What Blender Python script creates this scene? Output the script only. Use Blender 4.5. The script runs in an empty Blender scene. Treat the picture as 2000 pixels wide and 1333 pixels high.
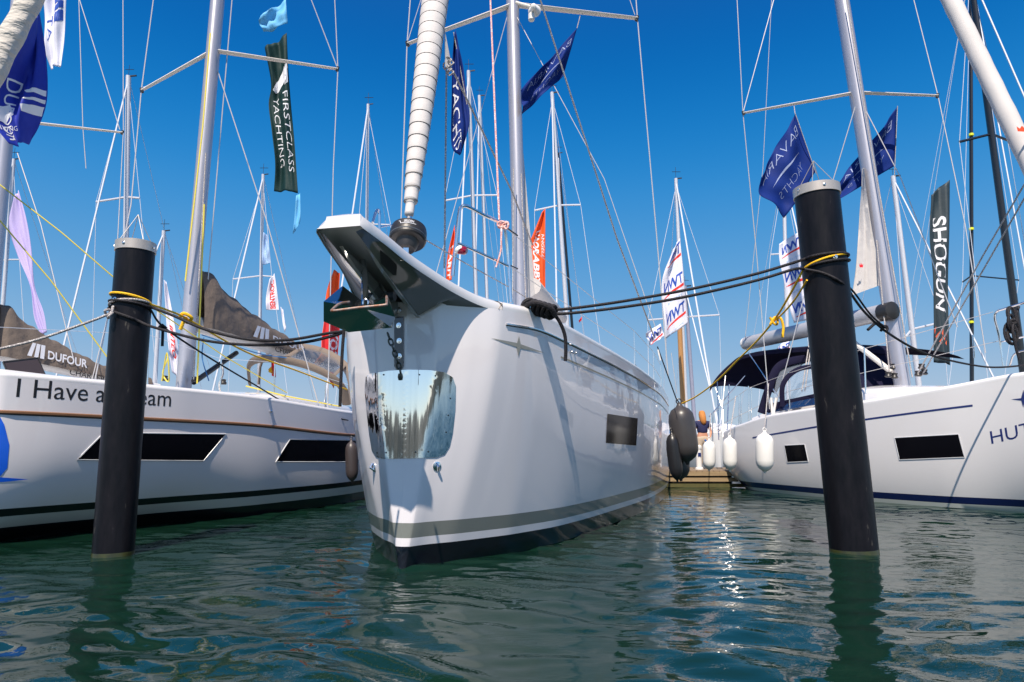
import bpy, bmesh, math, random
import numpy as np
from mathutils import Vector, Matrix
from mathutils.bvhtree import BVHTree
random.seed(7)
R = math.radians
S = bpy.context.scene
COL = S.collection
# ------------------------------------------------------------------ camera, sky, sun, exposure
F, CX, CY, H = 1333., 1000., 667., 1.2
PITCH = math.atan(195 / 1333.)
CP, SP = math.cos(PITCH), math.sin(PITCH)
cam = bpy.data.cameras.new('camera'); co = bpy.data.objects.new('camera', cam); COL.objects.link(co)
cam.sensor_width = 36; cam.lens = 36 * F / 2000; cam.clip_end = 6000; cam.clip_start = .05
co.location = (0, 0, H); co.rotation_euler = (R(90) + PITCH, 0, 0)
S.camera = co
SUN_AZ, SUN_EL = 11.5, 55.0          # degrees left of straight behind the camera, height
w = bpy.data.worlds.new('World'); S.world = w; w.use_nodes = True
nt = w.node_tree; nt.nodes.clear()
sky = nt.nodes.new('ShaderNodeTexSky'); sky.sky_type = 'NISHITA'; sky.sun_disc = False
sky.sun_elevation = R(SUN_EL); sky.sun_rotation = R(180 + SUN_AZ)
sky.air_density = 1.0; sky.dust_density = 0.; sky.ozone_density = 4.0
hs = nt.nodes.new('ShaderNodeHueSaturation'); hs.inputs['Saturation'].default_value = 1.0; hs.inputs['Value'].default_value = 1.0
bg = nt.nodes.new('ShaderNodeBackground'); bg.inputs['Strength'].default_value = .125
wo = nt.nodes.new('ShaderNodeOutputWorld')
nt.links.new(sky.outputs[0], hs.inputs['Color'])
# the clear northern sky measured by height above the horizon, blended into the physical sky round the sun
tc_ = nt.nodes.new('ShaderNodeTexCoord'); sp_ = nt.nodes.new('ShaderNodeSeparateXYZ'); nt.links.new(tc_.outputs['Generated'], sp_.inputs[0])
rp_ = nt.nodes.new('ShaderNodeValToRGB'); rp_.color_ramp.interpolation = 'B_SPLINE'; nt.links.new(sp_.outputs['Z'], rp_.inputs[0])
EXPO = .55
SKYC = [(0.0, (.50, .60, .70)), (.05, (.42, .55, .70)), (.12, (.27, .47, .71)), (.21, (.135, .376, .69)), (.34, (.026, .27, .66)), (.45, (.005, .18, .55)), (.56, (.002, .108, .42)), (.75, (.02, .12, .40)), (1., (.05, .15, .42))]
for i, (z, c) in enumerate(SKYC):
    e_ = rp_.color_ramp.elements[i] if i < 2 else rp_.color_ramp.elements.new(z)
    e_.position = z; e_.color = (*c, 1)
g_ = nt.nodes.new('ShaderNodeVectorMath'); g_.operation = 'SCALE'; g_.inputs['Scale'].default_value = 1 / .125 / 2 ** EXPO; nt.links.new(rp_.outputs[0], g_.inputs[0])
mr_ = nt.nodes.new('ShaderNodeMapRange'); mr_.interpolation_type = 'SMOOTHSTEP'; mr_.inputs['From Min'].default_value = -.45; mr_.inputs['From Max'].default_value = .35; mr_.inputs['To Min'].default_value = .5; nt.links.new(sp_.outputs['Y'], mr_.inputs[0])
mx_ = nt.nodes.new('ShaderNodeMix'); mx_.data_type = 'RGBA'; nt.links.new(mr_.outputs[0], mx_.inputs[0]); nt.links.new(hs.outputs[0], mx_.inputs[6]); nt.links.new(g_.outputs[0], mx_.inputs[7])
nt.links.new(mx_.outputs[2], bg.inputs['Color'])
nt.links.new(bg.outputs[0], wo.inputs[0])
sl = bpy.data.lights.new('sun', 'SUN'); sl.energy = 4.5; sl.angle = R(.53); sl.color = (1, .89, .76)
so = bpy.data.objects.new('sun', sl); COL.objects.link(so)
sd = Vector((-math.sin(R(SUN_AZ)) * math.cos(R(SUN_EL)), -math.cos(R(SUN_AZ)) * math.cos(R(SUN_EL)), math.sin(R(SUN_EL))))
so.rotation_euler = sd.to_track_quat('Z', 'Y').to_euler(); so.location = (0, -5, 30)
S.view_settings.view_transform = 'Standard'; S.view_settings.look = 'None'; S.view_settings.gamma = 1
S.view_settings.exposure = EXPO
try:
    S.cycles.caustics_reflective = True; S.cycles.blur_glossy = .6; S.cycles.use_denoising = True
    S.cycles.sample_clamp_indirect = 12
    S.cycles.max_bounces = 8; S.cycles.transparent_max_bounces = 12
except Exception: pass

# ------------------------------------------------------------------ picture <-> space helpers
def ray(x, y):
    dx = (x - CX) / F; dy = (CY - y) / F
    return Vector((dx, CP - SP * dy, SP + CP * dy))
def PX(x, y, Y):
    d = ray(x, y); return Vector((0, 0, H)) + d * (Y / d.y)
def PZ(x, y, z=0.):
    d = ray(x, y); return Vector((0, 0, H)) + d * ((z - H) / d.z)
def interp(T, u):
    if u <= T[0][0]: return T[0][1]
    for (a, b), (c, d) in zip(T, T[1:]):
        if u <= c: return b + (d - b) * (u - a) / (c - a)
    return T[-1][1]
def smooth_table(T):
    """monotone cubic through the table"""
    xs = np.array([a for a, _ in T]); ys = np.array([b for _, b in T])
    h = np.diff(xs); d = np.diff(ys) / h; m = np.zeros(len(xs))
    m[0] = d[0]; m[-1] = d[-1]
    for i in range(1, len(xs) - 1):
        m[i] = 0 if d[i-1] * d[i] <= 0 else (h[i-1] + h[i]) / (h[i-1] / d[i-1] + h[i] / d[i])
    def f(u):
        if u <= xs[0]: return float(ys[0])
        if u >= xs[-1]: return float(ys[-1])
        i = int(np.searchsorted(xs, u) - 1); i = max(0, min(i, len(h) - 1))
        t = (u - xs[i]) / h[i]
        return float((2*t**3-3*t*t+1)*ys[i] + (t**3-2*t*t+t)*h[i]*m[i] + (-2*t**3+3*t*t)*ys[i+1] + (t**3-t*t)*h[i]*m[i+1])
    return f
def cr(P, n=8):
    P = [Vector(p) for p in P]
    if len(P) < 3: return [P[0].lerp(P[-1], i / n) for i in range(n + 1)]
    Q = [P[0] * 2 - P[1]] + P + [P[-1] * 2 - P[-2]]; out = []
    for i in range(1, len(Q) - 2):
        a, b, c, d = Q[i-1], Q[i], Q[i+1], Q[i+2]
        for k in range(n):
            t = k / n
            out.append(.5 * ((2*b) + (c-a)*t + (2*a-5*b+4*c-d)*t*t + (3*b-a-3*c+d)*t**3))
    out.append(P[-1]); return out

# ------------------------------------------------------------------ materials
MAT = {}
def mat(name, col, rough=.5, metal=0., coat=0., spec=.5, noise=None, bump=None, alpha=None, trans=0., ior=None, stretch=(1, 1, 1)):
    """noise=(scale, amount, colour2) breaks the colour up; bump=(scale, strength)"""
    if name in MAT: return MAT[name]
    m = bpy.data.materials.new(name); m.use_nodes = True; n = m.node_tree.nodes; l = m.node_tree.links
    b = n['Principled BSDF']
    b.inputs['Base Color'].default_value = (*col, 1); b.inputs['Roughness'].default_value = rough; b.inputs['Metallic'].default_value = metal
    b.inputs['Coat Weight'].default_value = coat; b.inputs['Coat Roughness'].default_value = .03; b.inputs['Specular IOR Level'].default_value = spec
    if ior: b.inputs['IOR'].default_value = ior
    if trans: b.inputs['Transmission Weight'].default_value = trans
    if alpha is not None: b.inputs['Alpha'].default_value = alpha
    if noise or bump:
        tc = n.new('ShaderNodeTexCoord'); mp = n.new('ShaderNodeMapping'); mp.inputs['Scale'].default_value = stretch
        l.new(tc.outputs['Object'], mp.inputs['Vector'])
    if noise:
        t = n.new('ShaderNodeTexNoise'); t.inputs['Scale'].default_value = noise[0]; t.inputs['Detail'].default_value = 6; t.inputs['Roughness'].default_value = .65
        l.new(mp.outputs[0], t.inputs['Vector'])
        rp = n.new('ShaderNodeValToRGB'); rp.color_ramp.elements[0].position = .5 - noise[1]; rp.color_ramp.elements[1].position = .5 + noise[1]
        rp.color_ramp.elements[0].color = (*col, 1); rp.color_ramp.elements[1].color = (*noise[2], 1)
        l.new(t.outputs['Fac'], rp.inputs[0]); l.new(rp.outputs[0], b.inputs['Base Color'])
        mr = n.new('ShaderNodeMapRange'); mr.inputs['To Min'].default_value = rough * .8; mr.inputs['To Max'].default_value = min(1, rough * 1.3)
        l.new(t.outputs['Fac'], mr.inputs[0]); l.new(mr.outputs[0], b.inputs['Roughness'])
    if bump:
        t2 = n.new('ShaderNodeTexNoise'); t2.inputs['Scale'].default_value = bump[0]; t2.inputs['Detail'].default_value = 4
        l.new(mp.outputs[0], t2.inputs['Vector'])
        bp = n.new('ShaderNodeBump'); bp.inputs['Strength'].default_value = bump[1]; bp.inputs['Distance'].default_value = .02
        l.new(t2.outputs['Fac'], bp.inputs['Height']); l.new(bp.outputs[0], b.inputs['Normal'])
    MAT[name] = m; return m
def hull_mat(name, bands, rough=.3, wav=.025):
    """gelcoat with painted boot stripes: bands = [(z_from, colour), ...] by height above the waterline"""
    m = bpy.data.materials.new(name); m.use_nodes = True; n = m.node_tree.nodes; l = m.node_tree.links
    b = n['Principled BSDF']; b.inputs['Roughness'].default_value = rough; b.inputs['Specular IOR Level'].default_value = .25
    b.inputs['Coat Weight'].default_value = .7; b.inputs['Coat Roughness'].default_value = .015; b.inputs['Coat IOR'].default_value = 1.6
    tc = n.new('ShaderNodeTexCoord'); sx = n.new('ShaderNodeSeparateXYZ'); l.new(tc.outputs['Object'], sx.inputs[0])
    mr = n.new('ShaderNodeMapRange'); mr.inputs['From Min'].default_value = -1; mr.inputs['From Max'].default_value = 3
    l.new(sx.outputs['Z'], mr.inputs[0]); rp = n.new('ShaderNodeValToRGB'); rp.color_ramp.interpolation = 'CONSTANT'
    l.new(mr.outputs[0], rp.inputs[0]); e = rp.color_ramp.elements
    for i, (z, c) in enumerate(bands):
        q = e[0] if i == 0 else (e[1] if i == 1 else e.new(.5))
        q.position = 0 if i == 0 else (z + 1) / 4; q.color = (*c, 1)
    l.new(rp.outputs[0], b.inputs['Base Color'])
    t = n.new('ShaderNodeTexNoise'); t.inputs['Scale'].default_value = 1.6; t.inputs['Detail'].default_value = 2; l.new(tc.outputs['Object'], t.inputs['Vector'])
    bp = n.new('ShaderNodeBump'); bp.inputs['Strength'].default_value = wav; bp.inputs['Distance'].default_value = .3
    l.new(t.outputs['Fac'], bp.inputs['Height']); l.new(bp.outputs[0], b.inputs['Coat Normal'])
    MAT[name] = m; return m
def rope_mat(name, c1, c2, scale=90):
    if name in MAT: return MAT[name]
    m = bpy.data.materials.new(name); m.use_nodes = True; n = m.node_tree.nodes; l = m.node_tree.links
    b = n['Principled BSDF']; b.inputs['Roughness'].default_value = .75
    tc = n.new('ShaderNodeTexCoord'); v = n.new('ShaderNodeTexVoronoi'); v.inputs['Scale'].default_value = scale
    l.new(tc.outputs['Object'], v.inputs['Vector'])
    rp = n.new('ShaderNodeValToRGB'); rp.color_ramp.elements[0].position = .25; rp.color_ramp.elements[1].position = .5
    rp.color_ramp.elements[0].color = (*c1, 1); rp.color_ramp.elements[1].color = (*c2, 1)
    l.new(v.outputs['Distance'], rp.inputs[0]); l.new(rp.outputs[0], b.inputs['Base Color'])
    bp = n.new('ShaderNodeBump'); bp.inputs['Strength'].default_value = .5; bp.inputs['Distance'].default_value = .006; bp.invert = True
    l.new(v.outputs['Distance'], bp.inputs['Height']); l.new(bp.outputs[0], b.inputs['Normal'])
    MAT[name] = m; return m
GEL = (.76, .725, .74)
M_white = mat('white_gelcoat', (.78, .76, .76), .22, coat=.5, bump=(3, .03))
M_deck = mat('deck_grip', (.62, .61, .60), .7, noise=(30, .3, (.52, .51, .5)))
M_alu = mat('anodised_mast', (.5, .49, .54), .34, metal=.5, bump=(2, .03), noise=(14, .3, (.44, .43, .47)), stretch=(1, 1, .06))
M_spread = mat('white_spreader', (.78, .72, .64), .35, coat=.3)
M_steel = mat('polished_steel', (.82, .8, .8), .17, metal=1, bump=(9, .04))
M_plate = mat('mirror_steel_plate', (.74, .74, .76), .05, metal=1, bump=(1., .8), stretch=(12, 12, .12))
for n_ in MAT['mirror_steel_plate'].node_tree.nodes:
    if n_.type == 'TEX_NOISE': n_.inputs['Detail'].default_value = 1.2
M_black = mat('black_plastic', (.018, .017, .018), .38, noise=(8, .3, (.03, .028, .027)), bump=(60, .08))
M_pile = mat('black_pile_sleeve', (.005, .005, .007), .38, noise=(11, .14, (.010, .009, .012)), bump=(14, .22), stretch=(1, 1, .25), spec=.18)
e_ = [n_ for n_ in M_pile.node_tree.nodes if n_.type == 'VALTORGB'][0].color_ramp.elements
q_ = e_.new(.66); q_.color = (.014, .013, .016, 1); q_ = e_.new(.69); q_.color = (.06, .056, .05, 1)
M_glass = mat('dark_window', (.004, .004, .006), .12, spec=.06)
M_rope_black = rope_mat('black_braided_rope', (.03, .026, .036), (.004, .003, .005), 75)
M_rope_yellow = rope_mat('yellow_braided_rope', (1., .62, .02), (.95, .52, .01), 90)
M_rope_white = rope_mat('white_twisted_rope', (.75, .72, .68), (.3, .27, .27), 70)
M_rope_red = rope_mat('red_flecked_rope', (.85, .8, .78), (.7, .32, .28), 60)
M_wire = mat('rigging_wire', (.62, .58, .56), .35, metal=.4)
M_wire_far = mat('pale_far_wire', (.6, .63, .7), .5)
M_line_y = mat('thin_yellow_line', (.75, .62, .08), .6)
M_canvas = mat('taupe_canvas', (.13, .1, .082), .85, noise=(6, .3, (.165, .13, .105)), bump=(5, .9))
[n_ for n_ in MAT['taupe_canvas'].node_tree.nodes if n_.type == 'BUMP'][0].inputs['Distance'].default_value = .035
M_sailcov = mat('pale_sail_cover', (.6, .57, .55), .75, noise=(5, .4, (.52, .49, .48)), bump=(9, .35))
M_navy = mat('navy_flag_cloth', (.001, .015, .13), .7, bump=(5, .3), noise=(3, .4, (.002, .024, .19)), spec=.2)
M_print = mat('white_print', (.78, .78, .82), .7)

# ------------------------------------------------------------------ objects
INV = {}
def new_root(name, label, cat, loc=(0, 0, 0), rotz=0., group=None):
    o = bpy.data.objects.new(name, None); COL.objects.link(o); o.empty_display_size = .3
    o.location = loc; o.rotation_euler = (0, 0, rotz)
    o['label'] = label; o['category'] = cat
    if group: o['group'] = group
    INV[o] = (Matrix.Translation(loc) @ Matrix.Rotation(rotz, 4, 'Z')).inverted()
    return o
def tag(o, label, cat, group=None):
    o['label'] = label; o['category'] = cat
    if group: o['group'] = group
    return o
def relabel(o, label):
    o['label'] = label
def text_mesh(s, bold=0.):
    c = bpy.data.curves.new('t', 'FONT'); c.body = s; c.size = 1; c.offset = bold; c.resolution_u = 3
    o = bpy.data.objects.new('t', c); COL.objects.link(o)
    bpy.context.view_layer.update()
    me = o.to_mesh(); bm = bmesh.new(); bm.from_mesh(me); o.to_mesh_clear()
    bpy.data.objects.remove(o); bpy.data.curves.remove(c)
    bmesh.ops.triangulate(bm, faces=bm.faces[:])
    bmesh.ops.remove_doubles(bm, verts=bm.verts[:], dist=1e-4)
    for _ in range(2):
        ed = [e for e in bm.edges if e.calc_length() > .22]
        if ed: bmesh.ops.subdivide_edges(bm, edges=ed, cuts=1); bmesh.ops.triangulate(bm, faces=bm.faces[:])
    vs = [(v.co.x, v.co.y) for v in bm.verts]; bm.verts.index_update(); fs = [[v.index for v in f.verts] for f in bm.faces]; bm.free()
    x0 = min(v[0] for v in vs); x1 = max(v[0] for v in vs); y0 = 0; y1 = .73
    return [((x - x0) / (x1 - x0), (y - y0) / (y1 - y0)) for x, y in vs], fs
class MB:
    def __init__(s): s.v = []; s.f = []; s.m = []
    def add(s, V, Fc, mi=0):
        k = len(s.v); s.v += [tuple(p) for p in V]; s.f += [[i + k for i in q] for q in Fc]; s.m += [mi] * len(Fc); return s
    def grid(s, fn, nu, nv, mi=0, closed_u=False):
        V = [fn(i / nu, j / nv) for j in range(nv + 1) for i in range(nu + 1)]; n = nu + 1
        return s.add(V, [[j*n+i, j*n+i+1, (j+1)*n+i+1, (j+1)*n+i] for j in range(nv) for i in range(nu)], mi)
    def tube(s, P, r, n=8, mi=0, caps=True, flat=1.):
        P = [Vector(p) for p in P]; k = len(P)
        if not isinstance(r, (list, tuple)): r = [r] * k
        V = []; up = None
        for i, p in enumerate(P):
            t = (P[min(i+1, k-1)] - P[max(i-1, 0)])
            t = t.normalized() if t.length > 1e-9 else Vector((0, 0, 1))
            if up is None:
                up = Vector((0, 0, 1)) if abs(t.z) < .9 else Vector((0, 1, 0))
            a = (up - t * up.dot(t))
            if a.length < 1e-6: a = t.orthogonal()
            a.normalize(); b = t.cross(a); up = a
            for j in range(n):
                q = 2 * math.pi * j / n; V.append(p + (a * math.cos(q) * flat + b * math.sin(q)) * r[i])
        Fc = [[i*n+j, i*n+(j+1) % n, (i+1)*n+(j+1) % n, (i+1)*n+j] for i in range(k-1) for j in range(n)]
        if caps: Fc += [list(range(n))[::-1], [(k-1)*n+j for j in range(n)]]
        return s.add(V, Fc, mi)
    def lathe(s, prof, base, axis=(0, 0, 1), n=24, mi=0):
        """prof = [(r, h)], h along axis from base"""
        ax = Vector(axis).normalized(); base = Vector(base)
        return s.tube2([base + ax * h for _, h in prof], [r for r, _ in prof], ax, n, mi)
    def tube2(s, P, r, ax, n, mi):
        a = ax.orthogonal().normalized(); b = ax.cross(a); V = []
        for p, q in zip(P, r):
            for j in range(n):
                t = 2 * math.pi * j / n; V.append(p + (a * math.cos(t) + b * math.sin(t)) * max(q, 1e-4))
        k = len(P)
        return s.add(V, [[i*n+j, i*n+(j+1) % n, (i+1)*n+(j+1) % n, (i+1)*n+j] for i in range(k-1) for j in range(n)] + [list(range(n))[::-1], [(k-1)*n+j for j in range(n)]], mi)
    def box(s, c, d, rz=0., mi=0, ax=None):
        c = Vector(c); X = Vector((math.cos(rz), math.sin(rz), 0)); Y = Vector((-math.sin(rz), math.cos(rz), 0)); Z = Vector((0, 0, 1))
        if ax: X, Y, Z = ax
        V = [c + X * (i * d[0] / 2) + Y * (j * d[1] / 2) + Z * (k * d[2] / 2) for i in (-1, 1) for j in (-1, 1) for k in (-1, 1)]
        return s.add(V, [[0, 1, 3, 2], [4, 6, 7, 5], [0, 4, 5, 1], [2, 3, 7, 6], [0, 2, 6, 4], [1, 5, 7, 3]], mi)
    def prism(s, poly, d, mi=0):
        """flat polygon (world points) thickened by vector d"""
        P = [Vector(p) for p in poly]; n = len(P); d = Vector(d)
        return s.add(P + [p + d for p in P], [list(range(n))[::-1], list(range(n, 2 * n))] + [[i, (i+1) % n, n + (i+1) % n, n + i] for i in range(n)], mi)
    def build(s, name, m, parent=None, smooth=True, ang=35, origin=None, subd=0):
        me = bpy.data.meshes.new(name); V = s.v
        if parent is not None:
            iv = INV[parent]; V = [iv @ Vector(p) for p in V]
        elif origin is not None:
            V = [Vector(p) - Vector(origin) for p in V]
        me.from_pydata([tuple(p) for p in V], [], s.f); me.validate()
        for q in (m if isinstance(m, (list, tuple)) else [m]): me.materials.append(q)
        if len(me.polygons) == len(s.m): me.polygons.foreach_set('material_index', s.m)
        bm = bmesh.new(); bm.from_mesh(me); bmesh.ops.recalc_face_normals(bm, faces=bm.faces[:]); bm.to_mesh(me); bm.free()
        if smooth:
            me.polygons.foreach_set('use_smooth', [True] * len(me.polygons)); me.set_sharp_from_angle(angle=R(ang))
        me.update()
        o = bpy.data.objects.new(name, me); COL.objects.link(o)
        if parent is not None: o.parent = parent; INV[o] = INV[parent]
        elif origin is not None: o.location = origin
        return o

# ------------------------------------------------------------------ water
def make_water():
    def axis(a, b, d, far, neg):
        core = list(np.arange(a, b, d)); st = d; x = b; hi = []
        while x < far: st *= 1.25; x += st; hi.append(x)
        st = d; x = a; lo = []
        while x > neg: st *= 1.3; x -= st; lo.append(x)
        return np.array(lo[::-1] + core + hi)
    xs = axis(-9.5, 10, .034, 2500, -2500); ys = axis(.8, 8.6, .03, 9, 8.5)
    ys = ys[(ys > -6)]
    y = ys[ys <= 8.6]; y = list(y); st = .03
    while y[-1] < 3000: st = st * (1.012 if y[-1] < 20 else 1.25); y.append(y[-1] + st)
    lo = []; q = y[0]; st = .03
    while q > -60: st *= 1.4; q -= st; lo.append(q)
    ys = np.array(lo[::-1] + y)
    X, Y = np.meshgrid(xs, ys); Z = np.zeros_like(X)
    rng = np.random.default_rng(5)
    # long lazy swell-lets, warped by each other so that no pattern repeats
    wx = X + .22 * np.sin(.9 * Y + 1.1) + .12 * np.sin(1.7 * X + 2.3 * Y) + .08 * np.sin(3.1 * Y - 1.3 * X)
    wy = Y + .18 * np.sin(1.1 * X + .4) + .1 * np.sin(2.9 * X - 1.2 * Y)
    for lam, slope, n in ((1.7, .014, 5), (.95, .021, 7), (.55, .029, 9), (.31, .028, 11), (.18, .019, 12)):
        for _ in range(n):
            L = lam * rng.uniform(.75, 1.3); th = rng.normal(math.pi / 2 - .22, .5); k = 2 * math.pi / L
            if rng.random() < .22: th = rng.uniform(0, math.pi)
            A = slope / k * rng.uniform(.6, 1.3)
            ph = rng.uniform(0, 6.28)
            Z += A * np.sin(k * (wx * math.cos(th) + wy * math.sin(th)) + ph)
    patch = .75 + .35 * np.sin(.45 * X + .3 * Y + 1) * np.sin(.38 * Y - .2 * X)
    d = np.hypot(np.maximum(np.abs(X) - 9, 0), np.maximum(Y - 16, 0)) ; fade = np.exp(-d / 6)
    Z *= patch * fade
    ny, nx = X.shape
    me = bpy.data.meshes.new('water'); V = np.stack([X, Y, Z], -1).reshape(-1, 3)
    idx = np.arange(ny * nx).reshape(ny, nx); q = np.stack([idx[:-1, :-1], idx[:-1, 1:], idx[1:, 1:], idx[1:, :-1]], -1).reshape(-1, 4)
    me.vertices.add(len(V)); me.vertices.foreach_set('co', V.astype(np.float32).ravel())
    me.loops.add(q.size); me.loops.foreach_set('vertex_index', q.astype(np.int32).ravel())
    me.polygons.add(len(q)); me.polygons.foreach_set('loop_start', np.arange(0, q.size, 4, dtype=np.int32)); me.polygons.foreach_set('loop_total', np.full(len(q), 4, dtype=np.int32))
    me.update(); me.validate(); me.polygons.foreach_set('use_smooth', [True] * len(me.polygons))
    m = bpy.data.materials.new('harbour_water'); m.use_nodes = True; n = m.node_tree.nodes; l = m.node_tree.links
    b = n['Principled BSDF']; b.inputs['IOR'].default_value = 1.33; b.inputs['Roughness'].default_value = .015
    tc = n.new('ShaderNodeTexCoord'); t = n.new('ShaderNodeTexNoise'); t.inputs['Scale'].default_value = .35; t.inputs['Detail'].default_value = 3
    rp = n.new('ShaderNodeValToRGB'); rp.color_ramp.elements[0].color = (.003, .017, .011, 1); rp.color_ramp.elements[1].color = (.006, .027, .017, 1)
    l.new(tc.outputs['Object'], t.inputs['Vector']); l.new(t.outputs['Fac'], rp.inputs[0]); l.new(rp.outputs[0], b.inputs['Base Color'])
    mp = n.new('ShaderNodeMapping'); mp.inputs['Scale'].default_value = (1, 1.8, 1); l.new(tc.outputs['Object'], mp.inputs['Vector'])
    t2 = n.new('ShaderNodeTexNoise'); t2.inputs['Scale'].default_value = 7; t2.inputs['Detail'].default_value = 3; l.new(mp.outputs[0], t2.inputs['Vector'])
    bp = n.new('ShaderNodeBump'); bp.inputs['Strength'].default_value = .09; bp.inputs['Distance'].default_value = .02
    l.new(t2.outputs['Fac'], bp.inputs['Height']); l.new(bp.outputs[0], b.inputs['Normal'])
    t3 = n.new('ShaderNodeTexNoise'); t3.inputs['Scale'].default_value = .6; t3.inputs['Detail'].default_value = 2; l.new(mp.outputs[0], t3.inputs['Vector'])   # ruffled and calm patches
    m3 = n.new('ShaderNodeMapRange'); m3.inputs['From Min'].default_value = .4; m3.inputs['From Max'].default_value = .65; m3.inputs['To Min'].default_value = .04; m3.inputs['To Max'].default_value = .3
    l.new(t3.outputs['Fac'], m3.inputs[0]); l.new(m3.outputs[0], bp.inputs['Strength'])
    me.materials.append(m); o = bpy.data.objects.new('water', me); COL.objects.link(o); o['kind'] = 'structure'
make_water()
def make_hills():
    mb = MB(); rnd = random.Random(3)
    def fn(s, t):
        x = -1600 + 3200 * s
        hgt = 22 + 8 * math.sin(s * 9) + 5 * math.sin(s * 31 + 1) + 2.5 * math.sin(s * 170) + rnd.uniform(-1.2, 1.2)
        return Vector((x, 900 + 260 * t, hgt * math.sin(min(1, t * 1.4) * math.pi / 2) - 1))
    mb.grid(fn, 260, 10)
    o = mb.build('hills', mat('wooded_hillside', (.03, .06, .04), .9, noise=(.06, .2, (.07, .11, .06))), smooth=False); o['kind'] = 'structure'
make_hills()
def make_reflection_bank():
    """dark bank added behind the camera only for its reflection in mirror steel and gelcoat"""
    rnd = random.Random(8); mb = MB()
    mb.grid(lambda s, t: Vector((-160 + 320 * s, -42 - 30 * t, (2.6 + 1.0 * math.sin(s * 23) + .7 * math.sin(s * 71 + 2) + rnd.uniform(-.4, .4)) * math.sin(min(1, t * 3) * math.pi / 2) - .1)), 160, 8)
    o = mb.build('reflection_bank', mat('reflection_bank_green', (.02, .035, .03), .9, noise=(.5, .2, (.04, .055, .045))), smooth=False); o['kind'] = 'structure'
make_reflection_bank()

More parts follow.
